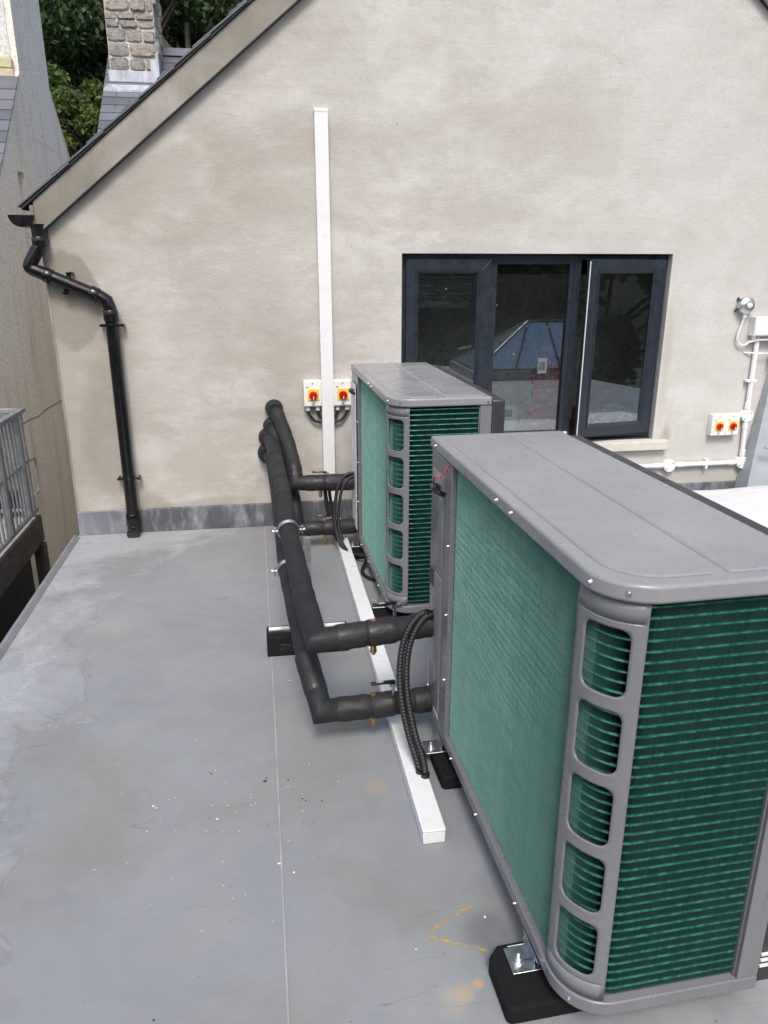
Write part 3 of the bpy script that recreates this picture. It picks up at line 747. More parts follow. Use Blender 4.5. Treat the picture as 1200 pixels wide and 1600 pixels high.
# ------------------------------------------------------------------ heat pump
UW, UL, UH = .44, 1.214, .991
def arc_path(off, y_to=.985, x_to=.385, r0=.11, n=14):
    """points along left face -> rounded corner -> front face, inset by off"""
    r_ = r0-off; pts = []
    for k in range(n+1):
        a = math.pi/2*k/n; pts.append((r0-r_*math.cos(a), r0-r_*math.sin(a)))
    return [(off, y_to)]+pts+[(x_to, off)]
def outline(x0, x1, y0, y1, r0=.11, n=14):
    pts = [(x1, y0), (x1, y1), (x0, y1)]
    for k in range(n+1):
        a = math.pi/2*k/n; pts.append((x0+r0-r0*math.cos(a), y0+r0-r0*math.sin(a)))
    return pts
def pump_copy(src, loc, rz, label):
    r_ = src.copy(); COL.objects.link(r_); r_.location = loc; r_.rotation_euler = (0,0,rz); r_['label'] = label
    for ch in src.children:
        c = ch.copy(); COL.objects.link(c); c.parent = r_
        for gch in ch.children:
            d = gch.copy(); COL.objects.link(d); d.parent = c
    return r_
hp = empty('heat_pump', (.5653,1.0809,.092), .0276, label='nearest grey heat pump with large green coil filling the lower right', cat='heat pump', group='grey heat pumps with green coils')
# base tray
b = MB(); b.prism(outline(-.004, UW-.002, -.004, UL), 0, .034); b.build('base_tray', 'casing', hp, bevel=.003)
# inner body
b = MB(); b.prism(outline(.045, UW-.006, .045, UL-.006, .08), .0345, .95); b.build('inner_body', 'core', hp, smooth=40)
# end casing (far end) and service panel
b = MB(); b.box(.004, UW-.004, UL-.004, UL, .034, .952); b.box(.0, .004, .985+.215, UL, .034, .952); b.build('end_panel', 'casing', hp, bevel=.001)
b = MB(); b.box(-.002, .010, 1.0, UL-.001, .034, .9525); 
b.build('service_panel', 'casing', hp, bevel=.004, label='glossy grey service panel at the far end')
b = MB(); b.prism([(1.05,.06),(1.185,.06),(1.185,.56),(1.05,.56)], -.0025, -.008, 'x', [(1.058,.068),(1.177,.068),(1.177,.552),(1.058,.552)])
b.prism([(1.05,.60),(1.12,.60),(1.185,.66),(1.185,.90),(1.05,.90)], -.0025, -.008, 'x', [(1.058,.608),(1.117,.608),(1.177,.664),(1.177,.892),(1.058,.892)])
b.build('pressed_panel', 'casing', hp, bevel=.002)
b = MB(); b.box(-.004, .012, .972, .999, .034, .9525); b.build('coil_side_channel', 'casing', hp, bevel=.0015)
b = MB(); b.box(-.0095,-.006,1.135,1.185,.50,.56); b.build('hand_slot', 'ink', hp, smooth=0)
# tubes
rows = 41; z_lo, z_hi = .052, .94; pitch = (z_hi-z_lo)/(rows-1)
b = MB(); pth = arc_path(.0172, y_to=.972, x_to=.39)
for i in range(rows):
    b.tube([(x, y, z_lo+i*pitch) for x, y in pth], .0032, 8, cap=False)
b.build('coil_tubes', 'tube', hp)
# fins
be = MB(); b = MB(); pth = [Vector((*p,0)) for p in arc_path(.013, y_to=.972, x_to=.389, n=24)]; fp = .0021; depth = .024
acc = 0; cur = 0; rr = random.Random(3); bend = 0
for i in range(len(pth)-1):
    a_, c_ = pth[i], pth[i+1]; Ls = (c_-a_).length; d = (c_-a_)/Ls; nrm = Vector((-d.y, d.x, 0))   # inward
    if nrm.dot(Vector((.3,.6,0))-a_) < 0: nrm = -nrm
    s_ = cur
    while s_ < Ls:
        if rr.random() < .03: bend = rr.uniform(-.0013,.0013)
        bend *= .93
        p = a_+d*s_; e = p+nrm*depth+d*(bend+rr.uniform(-.00025,.00025))
        p = p+nrm*rr.uniform(0,.0006)
        t2 = d*.00012
        vs = []; fs = []
        zz = [.036]+[z_lo+i_*pitch+dz for i_ in range(rows) for dz in (-.0028,.0,.0028)]+[.952]
        for q, z in enumerate(zz):
            o_ = nrm*(.0014 if (q % 3 == 2 and q < len(zz)-1) else 0)
            vs += [(p.x-o_.x,p.y-o_.y,z),(e.x,e.y,z)]
            if q: fs.append((2*q-2,2*q-1,2*q+1,2*q))
        b.add(vs, fs)
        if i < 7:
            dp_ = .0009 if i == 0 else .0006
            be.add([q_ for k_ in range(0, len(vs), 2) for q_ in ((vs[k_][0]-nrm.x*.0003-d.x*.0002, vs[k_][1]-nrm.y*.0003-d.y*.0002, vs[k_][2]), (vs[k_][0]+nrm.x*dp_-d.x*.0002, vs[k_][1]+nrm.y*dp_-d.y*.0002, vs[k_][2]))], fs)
        s_ += fp if i == 0 else 1.5*fp
    cur = s_-Ls
b.build('coil_fins', 'fin', hp, smooth=0, fixn=False); be.build('painted_sheen_edges', 'finedge', hp, smooth=0, fixn=False)  # edge strips carry the painted sheen, left face and start of the bend only
# corner panel with five openings
def corner_xy(s):      # s: arc length from where the panel starts on the left face
    r0 = .11; s0 = .012
    if s < s0: return (0, r0+s0-s)
    a = (s-s0)/r0
    if a <= math.pi/2: return (r0-r0*math.cos(a), r0-r0*math.sin(a))
    return (r0+(a-math.pi/2)*r0, 0)
S1 = .012+.11*R(74)
def cmap(s, z, off=0.): x, y = corner_xy(s); return (x+off, y+off, z)
b = MB(); cz0, cz1 = .078, .912; ch = (cz1-cz0)/5
hx0, hx1 = .012+.11*R(11), .012+.11*R(60)
for k in range(5):
    zb, zt = cz0+k*ch, cz0+(k+1)*ch
    h0, h1 = zb+.0145, zt-.0145
    hole = rrect(hx0, hx1, h0, h1, .021, 6)
    cs, cz_ = (hx0+hx1)/2, (h0+h1)/2
    # densify hole
    dens = []
    for i in range(len(hole)):
        p, q = hole[i], hole[(i+1)%len(hole)]; m_ = 6 if math.hypot(p[0]-q[0],p[1]-q[1]) > .02 else 1
        for t_ in range(m_): dens.append((p[0]+(q[0]-p[0])*t_/m_, p[1]+(q[1]-p[1])*t_/m_))
    outer = []
    for (s, z) in dens:
        # square-wise projection to the cell border
        u = (s-cs)/((hx1-hx0)/2); v = (z-cz_)/((h1-h0)/2); mm = max(abs(u), abs(v)); u /= mm; v /= mm
        S = cs+u*((S1-cs) if u > 0 else cs); outer.append((S, cz_+v*(zt-zb)/2))
    for (S, Z) in ((0,zb),(S1,zb),(S1,zt),(0,zt)):
        i_ = min(range(len(outer)), key=lambda q: ((outer[q][0]-S)/S1)**2+((outer[q][1]-Z)/ch)**2); outer[i_] = (S, Z)
    n = len(dens); vs = []; fs = []
    steps = 4
    for t_ in range(steps+1):
        f = t_/steps
        vs += [cmap(d_[0]*(1-f)+o_[0]*f, d_[1]*(1-f)+o_[1]*f) for d_, o_ in zip(dens, outer)]
    for t_ in range(steps):
        for i in range(n):
            j = (i+1) % n; fs.append((t_*n+i, t_*n+j, (t_+1)*n+j, (t_+1)*n+i))
    b.add(vs, fs)
ns = 12
def plain(za, zb_, offa=0., offb=0.):
    vs = [cmap(S1*i/ns, za, offa) for i in range(ns+1)]+[cmap(S1*i/ns, zb_, offb) for i in range(ns+1)]
    b.add(vs, [(i,i+1,ns+2+i,ns+1+i) for i in range(ns)])
plain(.030, cz0); plain(cz1, .936); plain(.936, .954, 0, .004)
co_ = b.build('corner_panel', 'casing', hp, smooth=35)
so = co_.modifiers.new('solid', 'SOLIDIFY'); so.thickness = .004; so.offset = -1
me = co_.data; bm = bmesh.new(); bm.from_mesh(me); bmesh.ops.remove_doubles(bm, verts=bm.verts, dist=1e-5); bmesh.ops.recalc_face_normals(bm, faces=bm.faces)
if sum(f.normal.x+f.normal.y for f in bm.faces) > 0: bmesh.ops.reverse_faces(bm, faces=bm.faces)
bm.to_mesh(me); bm.free()
# right post and fan casing
b = MB(); b.box(.388, UW-.002, -.002, .03, .0345, .953); b.box(.3845,.3878,.006,.03,.0345,.953); b.build('corner_post', 'casing', hp, bevel=.0015)
b = MB(); b.box(UW, UW+.062, .004, UL-.002, .004, .975); b.build('fan_casing', 'charcoal', hp, bevel=.008)
b = MB()
b.tube([(UW+.064, .42+.36*math.cos(2*math.pi*k/40), .49+.36*math.sin(2*math.pi*k/40)) for k in range(40)], .006, 8, closed=True)
for rr_ in (.06,.12,.18,.24,.3): b.tube([(UW+.07, .42+rr_*math.cos(2*math.pi*k/36), .49+rr_*math.sin(2*math.pi*k/36)) for k in range(36)], .003, 6, closed=True)
for k in range(12):
    a = 2*math.pi*k/12; b.tube([(UW+.072,.42+.05*math.cos(a),.49+.05*math.sin(a)),(UW+.066,.42+.36*math.cos(a),.49+.36*math.sin(a))], .003, 6)
b.build('fan_guard', 'black', hp)
b = MB()
for k in range(3):
    z = .055+k*.016; b.box(UW+.0005, UW+.03, -.001, .0035, z, z+.005)
b.build('rating_label', 'whiteink', hp, smooth=0)
# top cover: skirt, top and two pressed fields
b = MB(); b.prism(outline(-.007, UW-.003, -.007, UL+.005), .9545, .991); b.build('top_cover', 'cap', hp, bevel=.007, seg=3)
def inset(p, d):
    n = len(p); out = []
    cx = sum(q[0] for q in p)/n; cy = sum(q[1] for q in p)/n
    for i in range(n):
        a, c, e = Vector(p[i-1]), Vector(p[i]), Vector(p[(i+1)%n])
        d1 = (c-a).normalized(); d2 = (e-c).normalized(); nn = (Vector((-d1.y,d1.x))+Vector((-d2.y,d2.x))).normalized()
        k = 1/max(.5, nn.dot(Vector((-d1.y,d1.x)))); out.append(tuple(c+nn*d*k))
    return out
def ccw(p):
    A = sum(p[i][0]*p[(i+1)%len(p)][1]-p[(i+1)%len(p)][0]*p[i][1] for i in range(len(p))); return p if A > 0 else p[::-1]
b = MB()
fa = ccw(outline(.026, .205, .024, UL-.045, .10, 12)); b.prism(fa, .9912, .9945, 'z', inset(fa, .006))
fb = ccw(rrect(.235, UW-.022, .024, UL-.045, .012, 3)); b.prism(fb, .9912, .9945, 'z', inset(fb, .006))
b.build('pressed_lid_fields', 'cap', hp, smooth=25, bevel=.0012)
# screws
def screw(p, d, r_=.0055):
    b = MB(); d = Vector(d).normalized(); p = Vector(p)
    b.tube([p-d*.001, p+d*.0015, p+d*.0035], [r_*1.25, r_*1.25, r_*1.05], 12); b.tube([p+d*.0035,p+d*.006], [r_*.8,r_*.6], 6)
    b.build('screw', 'galv', hp, bevel=0)
def cdir(s): x, y = corner_xy(s); return Vector((x-.11, y-.11, 0)).normalized()
for s in (.045, .115):
    x, y = corner_xy(s); d = cdir(s); screw((x+d.x*.007, y+d.y*.007, .972), d)
x, y = corner_xy(.085); d = cdir(.085); screw((x+d.x*.004,y+d.y*.004,.016), d, .004)
for y in (.47,.57,1.15): screw((-.0075,y,.973), (-1,0,0))
for z in (.24,.47,.70): screw((-.004,.985,z), (-1,0,0), .0035)
for z in (.1,.3,.52): screw((-.003,1.19,z), (-1,0,0), .0035)
for y in (.3,.62,.88): screw((-.005,y,.016), (-1,0,0), .0035)
screw((.43,-.003,.26), (0,-1,0), .006); screw((UW-.02,-.0075,.972), (0,-1,0), .005)
# lifting clip with cable and wire
b = MB(); b.tube(smooth([(-.008,1.085,.855),(-.03,1.085,.865),(-.034,1.03,.862),(-.010,1.02,.85)],4), .009, 10); b.build('cable_grip', 'black', hp)
b = MB(); b.tube(smooth([(-.03,1.09,.872),(-.03,1.06,.90),(-.022,1.03,.905),(-.004,1.0,.95)],6), .0028, 8); b.build('wire', 'pinkwire', hp)
# protective film left on the end panel
b = MB(); b.add([(-.0035,1.055,.04),(-.0035,1.2,.04),(-.0035,1.2,.30),(-.0035,1.13,.20),(-.0035,1.08,.09)], [(0,4,3,2,1)]); b.build('film_remnant', 'whiteink', hp, smooth=0, fixn=False)
# feet brackets
for k, y in enumerate((.19, 1.02)):
    b = MB(); b.prism([(y-.05,0),(y-.03,-.008),(y-.025,-.02),(y-.03,-.034),(y+.05,-.034),(y+.04,-.006),(y+.05,0)], -.005, -.008, 'x')
    b.box(-.06,.2,y-.035,y+.035,-.037,-.034)
    fo = b.build('foot_bracket', 'galv', hp, bevel=.001)
    b = MB(); b.tube([(-.036,y,-.034),(-.036,y,-.030),(-.036,y,-.0298),(-.036,y,-.022)], [.016,.016,.010,.010], 12); b.tube([(-.036,y,-.022),(-.036,y,-.012)], .005, 8); b.build('bolt', 'galv', fo)
hp2 = pump_copy(hp, (.5308,3.0723,.078), .0154, 'farther grey heat pump with green coil standing under the window')
for c in list(hp2.children):
    if c.name.startswith(('wire','rating_label')): bpy.data.objects.remove(c)
b = MB(); b.box(-.0125,-.0092,1.01,1.19,.06,.9); b.build('film_sheet', 'whiteink', hp2, bevel=.001, label='white protective film still on the service panel')

# rubber feet below the pumps
def pad(x, y, L, wdt, h, rz, label):
    r_ = empty('rubber_foot', (x,y,0), rz, label=label, cat='rubber foot', group='black rubber feet below the heat pumps')
    c = .03
    pl = [(c,-wdt/2+.0),(L-c,-wdt/2),(L,-wdt/2+c),(L,wdt/2-c),(L-c,wdt/2),(c,wdt/2),(0,wdt/2-c),(0,-wdt/2+c*.3),(c*.3,-wdt/2)]
    b = MB(); b.prism(pl, .001, h); b.build('foot_block', 'rubber', r_, bevel=.006)
    b = MB(); b.box(.05, L-.05, -.02+.045, .02+.045, h+.0005, h+.0035); b.box(.05,L-.05,.022,.025,h+.0036,h+.008); b.box(.05,L-.05,.065,.068,h+.0036,h+.008)
    b.build('channel_rail', 'galv', r_, bevel=.0005)
pad(.462, 1.24, .60, .165, .050, .03, 'black rubber foot with cut corner under the near corner of the nearest heat pump')
pad(.502, 2.04, .60, .19, .050, .03, 'black rubber foot beside the end of the white floor trunking')
pad(.47, 3.22, .60, .16, .036, .015, 'black rubber foot under the near corner of the farther heat pump')
pad(.47, 4.06, .60, .19, .036, .015, 'black rubber foot among the cables at the farther heat pump')

# pipe support foot
sf = empty('pipe_support', (.12,2.98,0), label='low black rubber block with steel channel and strut under the lagged pipes', cat='pipe support')
b = MB(); b.prism([(-.075,.001),(.075,.001),(.05,.085),(-.06,.085)], -.155, .2, 'x'); b.build('rubber_block', 'rubber', sf, bevel=.005)
b = MB(); b.box(-.10,-.03,-.074,-.070,.02,.055); b.build('block_recess', 'black', sf, bevel=.001)
b = MB(); b.box(-.145,.19,-.02,.02,.0855,.088); b.box(-.145,.19,-.02,-.017,.0881,.096); b.box(-.145,.19,.017,.02,.0881,.096); b.build('channel_rail', 'galv', sf)
b = MB(); b.box(-.055,-.025,.02,.04,.089,.46); b.box(.02,.05,.02,.04,.089,.50); b.build('upright_strut', 'galv', sf)

# ------------------------------------------------------------------ lagged pipes
def lagged(name, pts1, pts2, r_, label, bands, n1=8, valves=()):
    o = pts2[-1]
    root = empty(name, (o[0], o[1], 0), label=label, cat='lagged pipe', group='black lagged pipes from the wall to the heat pumps')
    P = smooth(pts1, n1); O_ = (o[0], o[1], 0)
    rr_ = random.Random(len(label))
    full = P+[Vector(p) for p in pts2[1:]]
    # densify the straight outlet run
    a_, c_ = Vector(pts2[0]), Vector(pts2[-1]); m_ = 14
    full = P+[a_+(c_-a_)*k/m_ for k in range(1, m_+1)]
    rad = [r_*.96*(1+.02*math.sin(i*.9)+rr_.uniform(-.012,.012)) for i in range(len(full))]
    b = MB(); b.tube(rel(full, O_), rad, 22); b.build('foam_lagging', 'foam', root)
    for (A, B, k) in bands:
        A, B = Vector(A), Vector(B); q = [A+(B-A)*t_ for t_ in (0,.06,.3,.55,.8,.94,1)]
        b = MB(); b.tube(rel(q, O_), [r_*1.01*k, r_*1.04*k, r_*1.07*k, r_*1.03*k, r_*1.06*k, r_*1.04*k, r_*1.0*k], 22); b.build('tape_wrap', 'tape', root)
    for v in valves:
        v = Vector(v)-Vector(O_)
        b = MB(); b.tube([v+Vector((0,0,r_*.9)), v+Vector((0,0,r_*1.12))], [.011,.010], 10); b.tube([v+Vector((0,0,-r_*.9)), v+Vector((0,0,-r_*1.3)), v+Vector((0,0,-r_*1.7)), v+Vector((0,0,-r_*2.0))], [.012,.010,.012,.005], 8)
        b.build('drain_valve', 'brass', root)
    return root, O_
def lever(root, O_, x, y, z, yaw, flip=1):
    M4 = Matrix.Translation(Vector((x,y,z))-Vector(O_)) @ Matrix.Rotation(yaw,4,'Z')
    b = MB(); b.T = M4; b.prism(rrect(0,.085,-.008,.008,.006,4), 0, .007); b.T = M4
    h = b.build('lever_handle', 'black', root, bevel=.001)
    text('YDA', .013, 'whiteink', h, M4 @ Matrix.Translation((.03,0,.0076)))
    b = MB(); b.T = M4; b.tube([(.078,0,-.05),(.078,0,-.001)], .006, 8); b.box(.065,.1,-.012,.012,-.012,-.001); b.build('valve_stem', 'galv', root)
a1, O1 = lagged('lagged_pipe', [(.022,W-.01,.585),(.045,4.35,.575),(.062,3.9,.558),(.075,3.5,.542),(.083,3.05,.508),(.100,2.75,.478),(.112,2.48,.46),(.135,2.20,.435)],
       [(.135,2.20,.435),(.536,2.25,.44)], .0415, 'upper black lagged pipe running from the wall to the nearest heat pump',
       [((.20,2.208,.436),(.30,2.221,.437),1.),((.305,2.222,.437),(.40,2.233,.438),1.04),((.46,2.24,.439),(.53,2.249,.44),1.),((.0745,3.52,.5435),(.0755,3.47,.541),.95),((.110,2.52,.463),(.1125,2.47,.459),.95)], valves=[(.325,2.224,.438)])
a2, O2 = lagged('lagged_pipe', [(.02,W-.01,.485),(.045,4.3,.455),(.06,3.6,.40),(.068,3.05,.365),(.080,2.8,.345),(.097,2.55,.305),(.116,2.38,.24),(.147,2.235,.145)],
       [(.147,2.235,.145),(.536,2.25,.147)], .041, 'lower black lagged pipe with mitred elbow running to the nearest heat pump',
       [((.20,2.237,.145),(.31,2.241,.145),1.),((.32,2.242,.145),(.40,2.245,.146),1.04),((.47,2.247,.146),(.53,2.25,.147),1.05),((.105,2.40,.275),(.135,2.29,.18),.97)], valves=[(.325,2.242,.145)])
a3, O3 = lagged('lagged_pipe', [(.068,W-.01,.76),(.082,4.59,.735),(.115,4.50,.65),(.14,4.40,.57),(.160,4.26,.475),(.165,4.19,.405)],
       [(.165,4.19,.405),(.528,4.2,.395)], .045, 'upper black lagged pipe curving down from the wall to the farther heat pump',
       [((.22,4.192,.403),(.33,4.195,.40),1.),((.335,4.195,.40),(.50,4.2,.396),1.05),((.159,4.27,.485),(.163,4.21,.425),.98)], valves=[(.305,4.194,.40)])
a4, O4 = lagged('lagged_pipe', [(.048,W-.01,.655),(.065,4.56,.61),(.10,4.47,.50),(.13,4.36,.38),(.155,4.25,.25),(.165,4.19,.125)],
       [(.165,4.19,.125),(.528,4.2,.122)], .043, 'lower black lagged pipe dropping from the wall to the farther heat pump',
       [((.21,4.191,.125),(.31,4.194,.124),1.),((.32,4.194,.124),(.50,4.2,.122),1.05)], valves=[(.325,4.194,.124)])
for root, O_, x, z, s in ((a1,O1,.022,.585,1.1),(a2,O2,.02,.485,1.25),(a3,O3,.066,.765,1.0),(a4,O4,.048,.655,1.0)):
    rr_ = random.Random(int(z*100)); b = MB(); pts_ = []
    b.tube(rel([(x,W,z),(x,W-.02,z),(x+.002,W-.05,z-.004),(x+.004,W-.07,z-.01),(x+.004,W-.075,z-.01)], O_), [.05*s,.056*s,.052*s,.046*s,.03*s], 18)
    b.build('foam_collar', 'foam', root)
lever(a1, O1, .335, 2.30, .497, .12); lever(a2, O2, .318, 2.235, .232, .06)
lever(a3, O3, .26, 4.20, .462, -.08); lever(a4, O4, .27, 4.2, .19, 0)
# steel pipe clamps
def clamp(root, O_, c, d, r_):
    c = Vector(c)-Vector(O_); d = Vector(d).normalized(); u = Vector((1,0,0)); u = (u-d*u.dot(d)).normalized(); w = d.cross(u)
    b = MB()
    for off in (-.006,.006):
        b.tube([c+d*off+u*r_*math.cos(2*math.pi*k/28)+w*r_*math.sin(2*math.pi*k/28) for k in range(28)], .0055, 8, closed=True)
    for s_ in (-1,1):
        p = c+u*s_*(r_+.014); b.tube([p-Vector((0,0,.02)), p+Vector((0,0,.018))], .005, 8); b.tube([p+Vector((0,0,.008)), p+Vector((0,0,.015))], .010, 6)
        b.tube([c+u*s_*(r_-.002), p+u*s_*.012], .007, 6)
    b.build('steel_clamp', 'galv', root)
clamp(a1, O1, (.082,3.08,.512), (.05,-1,-.12), .044)
clamp(a2, O2, (.070,3.0,.361), (.05,-1,-.10), .0435)

# ------------------------------------------------------------------ conduits and cables
def ribbed(pts, r_, label, name='flexible_conduit', off=(0,0,0)):
    P = [p+Vector(off) for p in smooth(pts, 40)]
    # resample by arc length, alternating radius
    out = [P[0]]; step = .0028; acc = 0
    for i in range(1, len(P)):
        d = (P[i]-P[i-1]).length; q = P[i-1]
        while acc+d >= step:
            t_ = (step-acc)/d; q = q+(P[i]-q)*t_; out.append(q.copy()); d = (P[i]-q).length; acc = 0
            if d < 1e-7: break
        acc += d
    root = empty(name, tuple(pts[-1]), label=label, cat='conduit', group='ribbed conduits at the nearest heat pump')
    b = MB(); b.tube(rel(out, pts[-1]), [r_*(1. if (i//2)%2 else .87) for i in range(len(out))], 12); b.build('ribbed_hose', 'cable', root, smooth=60)
    a_, c_ = Vector(out[0]), Vector(out[12])
    b = MB(); b.tube(rel([a_-(c_-a_)*.3, a_, c_], pts[-1]), r_*1.3, 14); b.build('hose_gland', 'black', root)
    e_ = Vector(out[-1]); b = MB(); b.tube(rel([e_+Vector((0,0,.012)), e_-Vector((0,0,.01))], pts[-1]), r_*1.25, 14); b.build('entry_collar', 'black', root)
fx = [(.530,2.225,.485),(.49,2.218,.497),(.45,2.2,.47),(.418,2.18,.41),(.402,2.15,.33),(.400,2.11,.25),(.412,2.06,.16),(.430,2.01,.09),(.440,1.985,.05)]
ribbed(fx, .0115, 'left one of the two ribbed black conduits dropping into the floor trunking')
ribbed([(p[0]+.022, p[1]-.002-.012*(i > 5), p[2]-.006+.004*(i>6)) for i, p in enumerate(fx[:-1])]+[(.452,1.962,.05)], .0115, 'right one of the two ribbed black conduits dropping into the floor trunking')
c1 = [(.520,4.17,.455),(.46,4.165,.452),(.41,4.15,.40),(.385,4.13,.30),(.378,4.1,.19),(.395,4.05,.09),(.44,3.98,.04),(.50,3.90,.052),(.56,3.86,.055)]
def cab(pts, r_, label, name='cable', group='loose black cables at the farther heat pump'):
    b = MB(); b.tube(rel(smooth(pts, 10), pts[-1]), r_, 12); o = b.build(name, 'cable', label=label, cat='cable', group=group); o.location = pts[-1]; return o
cab(c1, .0095, 'outermost black cable looping down beside the farther heat pump')
cab([(p[0]+.028-.002*i, p[1]-.003, p[2]-.016+.001*i) for i, p in enumerate(c1)], .0085, 'inner black cable looping down beside the farther heat pump')
cab([(.54,3.86,.05),(.50,3.80,.02),(.49,3.73,.012),(.515,3.66,.012),(.56,3.62,.014)], .009, 'short black cable end lying on the roof below the farther heat pump')
cab([(.40,4.16,.05),(.36,4.23,.13),(.345,4.24,.25),(.335,4.235,.345)], .012, 'thick black cable rising behind the pipes to the farther heat pump')
cab([(.43,4.16,.05),(.385,4.23,.13),(.37,4.24,.25),(.36,4.235,.345)], .010, 'thinner black cable rising behind the pipes to the farther heat pump')

# ------------------------------------------------------------------ right-hand wall fittings
Yc = W-.022
cd = empty('conduit_run', (3.28,W,.29), label='white round conduit run with junction boxes on the wall right of the window', cat='conduit')
OO = (3.28, W, .29)
b = MB()
b.tube(rel([(2.45,Yc,.29),(3.29,Yc,.29)], OO), .0165, 14); b.tube(rel([(3.292,Yc,.29),(3.277,Yc,.62)], OO), .0165, 14); b.tube(rel([(3.277,Yc,.62),(3.273,Yc,1.15)], OO), .0165, 14)
b.tube(rel([(3.12,Yc,.622),(3.277,Yc,.622)], OO), .0165, 14)
b.build('conduit_pipe', 'white', cd)
def jbox(x, z):
    b = MB(); b.lathe([(.043,.001),(.043,.038),(.040,.041)], (x-OO[0],0,z-OO[2]), '-y', 24); o = b.build('junction_box', 'white', cd)
    for s_ in (-1,1):
        b = MB(); b.lathe([(.004,.0412),(.004,.043)], (x-OO[0]+s_*.022,0,z-OO[2]+s_*.02), '-y', 8); b.build('lid_screw', 'ink', o)
jbox(2.745,.288); jbox(3.292,.29); jbox(3.277,.62)
b = MB()
for (x, z, vert) in ((2.83,.29,0),(2.66,.29,0),(3.21,.29,0),(3.29,.36,1),(3.28,.55,1),(3.277,.69,1),(3.20,.622,0)):
    q = rel([(x-(.022 if not vert else 0),Yc,z-(.022 if vert else 0)),(x+(.022 if not vert else 0),Yc,z+(.022 if vert else 0))], OO); b.tube(q, .0205, 14)
b.build('conduit_socket', 'white', cd, bevel=.001)
for (x, z, vert) in ((3.02,.29,0),(3.276,.86,1)):
    b = MB(); X_, Z_ = x-OO[0], z-OO[2]
    if vert: b.box(X_-.045,X_+.03,-.042,-.002,Z_-.009,Z_+.009)
    else: b.box(X_-.009,X_+.009,-.042,-.002,Z_-.034,Z_+.038)
    b.build('saddle_clip', 'white', cd, bevel=.003)
c2 = empty('thin_conduit', (3.39,W,.35), label='thinner white conduit bending up beside the grey upstand', cat='conduit')
b = MB(); b.tube(rel([(3.40,Yc,.70),(3.388,Yc,.40)]+smooth([(3.388,Yc,.40),(3.386,Yc,.35),(3.372,Yc,.312),(3.335,Yc,.298)],5)[1:], (3.39,W,.35)), .0115, 12); b.build('conduit_pipe', 'white', c2)
for z in (.60,.45):
    b = MB(); b.box(-.03,.02,-.036,-.001,z-.35-.007,z-.35+.007); b.build('saddle_clip', 'white', c2, bevel=.002)
b = MB(); b.tube(smooth([(.01,-.022,.35),(.02,-.024,.39),(.06,-.03,.43),(.12,-.03,.45)],5), .006, 8); b.build('tail_cable', 'white', c2)
# second pair of isolators on one box
isolator(3.0605,.566,'left red isolator switch of the pair right of the window','isolator switches right of the window', .92)
isolator(3.162,.566,'right red isolator switch of the pair right of the window','isolator switches right of the window', .92)
# sensor
sn = empty('wall_sensor', (3.15,W,1.35), label='small round silver sensor with white dome high on the right wall', cat='sensor')
b = MB(); b.lathe([(.052,.001),(.056,.02),(.054,.045),(.04,.058),(.018,.062)], (0,0,0), '-y', 28); b.build('sensor_body', 'galv', sn)
b = MB(); b.lathe([(.018,.062),(.017,.072),(.010,.080),(.002,.083)], (.002,0,.002), '-y', 18); b.build('sensor_dome', 'white', sn)
b = MB(); b.tube([(0,-.03,-.052),(0,-.03,-.075)], .013, 12); b.build('cable_gland', 'whitebox', sn)
b = MB(); b.tube(smooth([(0,-.03,-.075),(-.018,-.028,-.14),(-.028,-.026,-.2),(-.005,-.026,-.245),(.035,-.03,-.25),(.062,-.035,-.225)],6), .0065, 10); b.build('sensor_cable', 'white', sn)
b = MB()
for a in (2.4, 3.6): b.tube([(.05*math.cos(a),-.012,.05*math.sin(a)),(.072*math.cos(a),-.012,.072*math.sin(a))], .008, 8)
b.build('fixing_lug', 'ink', sn)
jb = empty('junction_box', (3.33,W,1.22), label='pale grey square junction box beside the silver sensor', cat='box')
b = MB(); b.box(-.12,.16,-.07,-.001,-.062,.062); b.build('enclosure', 'whitebox', jb, bevel=.004)
b = MB(); b.box(-.112,.152,-.074,-.0705,-.055,.055); b.build('enclosure_lid', 'whitebox', jb, bevel=.002)
b = MB(); b.tube([(-.095,-.035,-.062),(-.095,-.035,-.085)], .014, 12); b.build('cable_gland', 'whitebox', jb)
b = MB(); b.tube(smooth([(-.12,-.04,-.10),(-.05,-.045,-.088),(.05,-.045,-.09),(.2,-.04,-.1)],6), .0065, 8); b.tube(smooth([(-.13,-.004,-.175),(-.02,-.045,-.177),(.03,-.045,-.178)],6), .005, 8)
b.build('wall_cable', 'white', jb)
fl = empty('floodlight', (3.42,W,1.03), label='small black light fitting cut off by the right edge', cat='light')
b = MB(); b.box(-.05,.12,-.09,-.03,-.02,.02); b.build('lamp_housing', 'black', fl, bevel=.005)
b = MB(); b.box(-.045,.115,-.088,-.04,-.028,-.0205); b.build('lamp_glass', 'galv', fl, bevel=.001)
b = MB(); b.box(.02,.05,-.03,-.001,-.03,.03); b.build('lamp_bracket', 'black', fl)

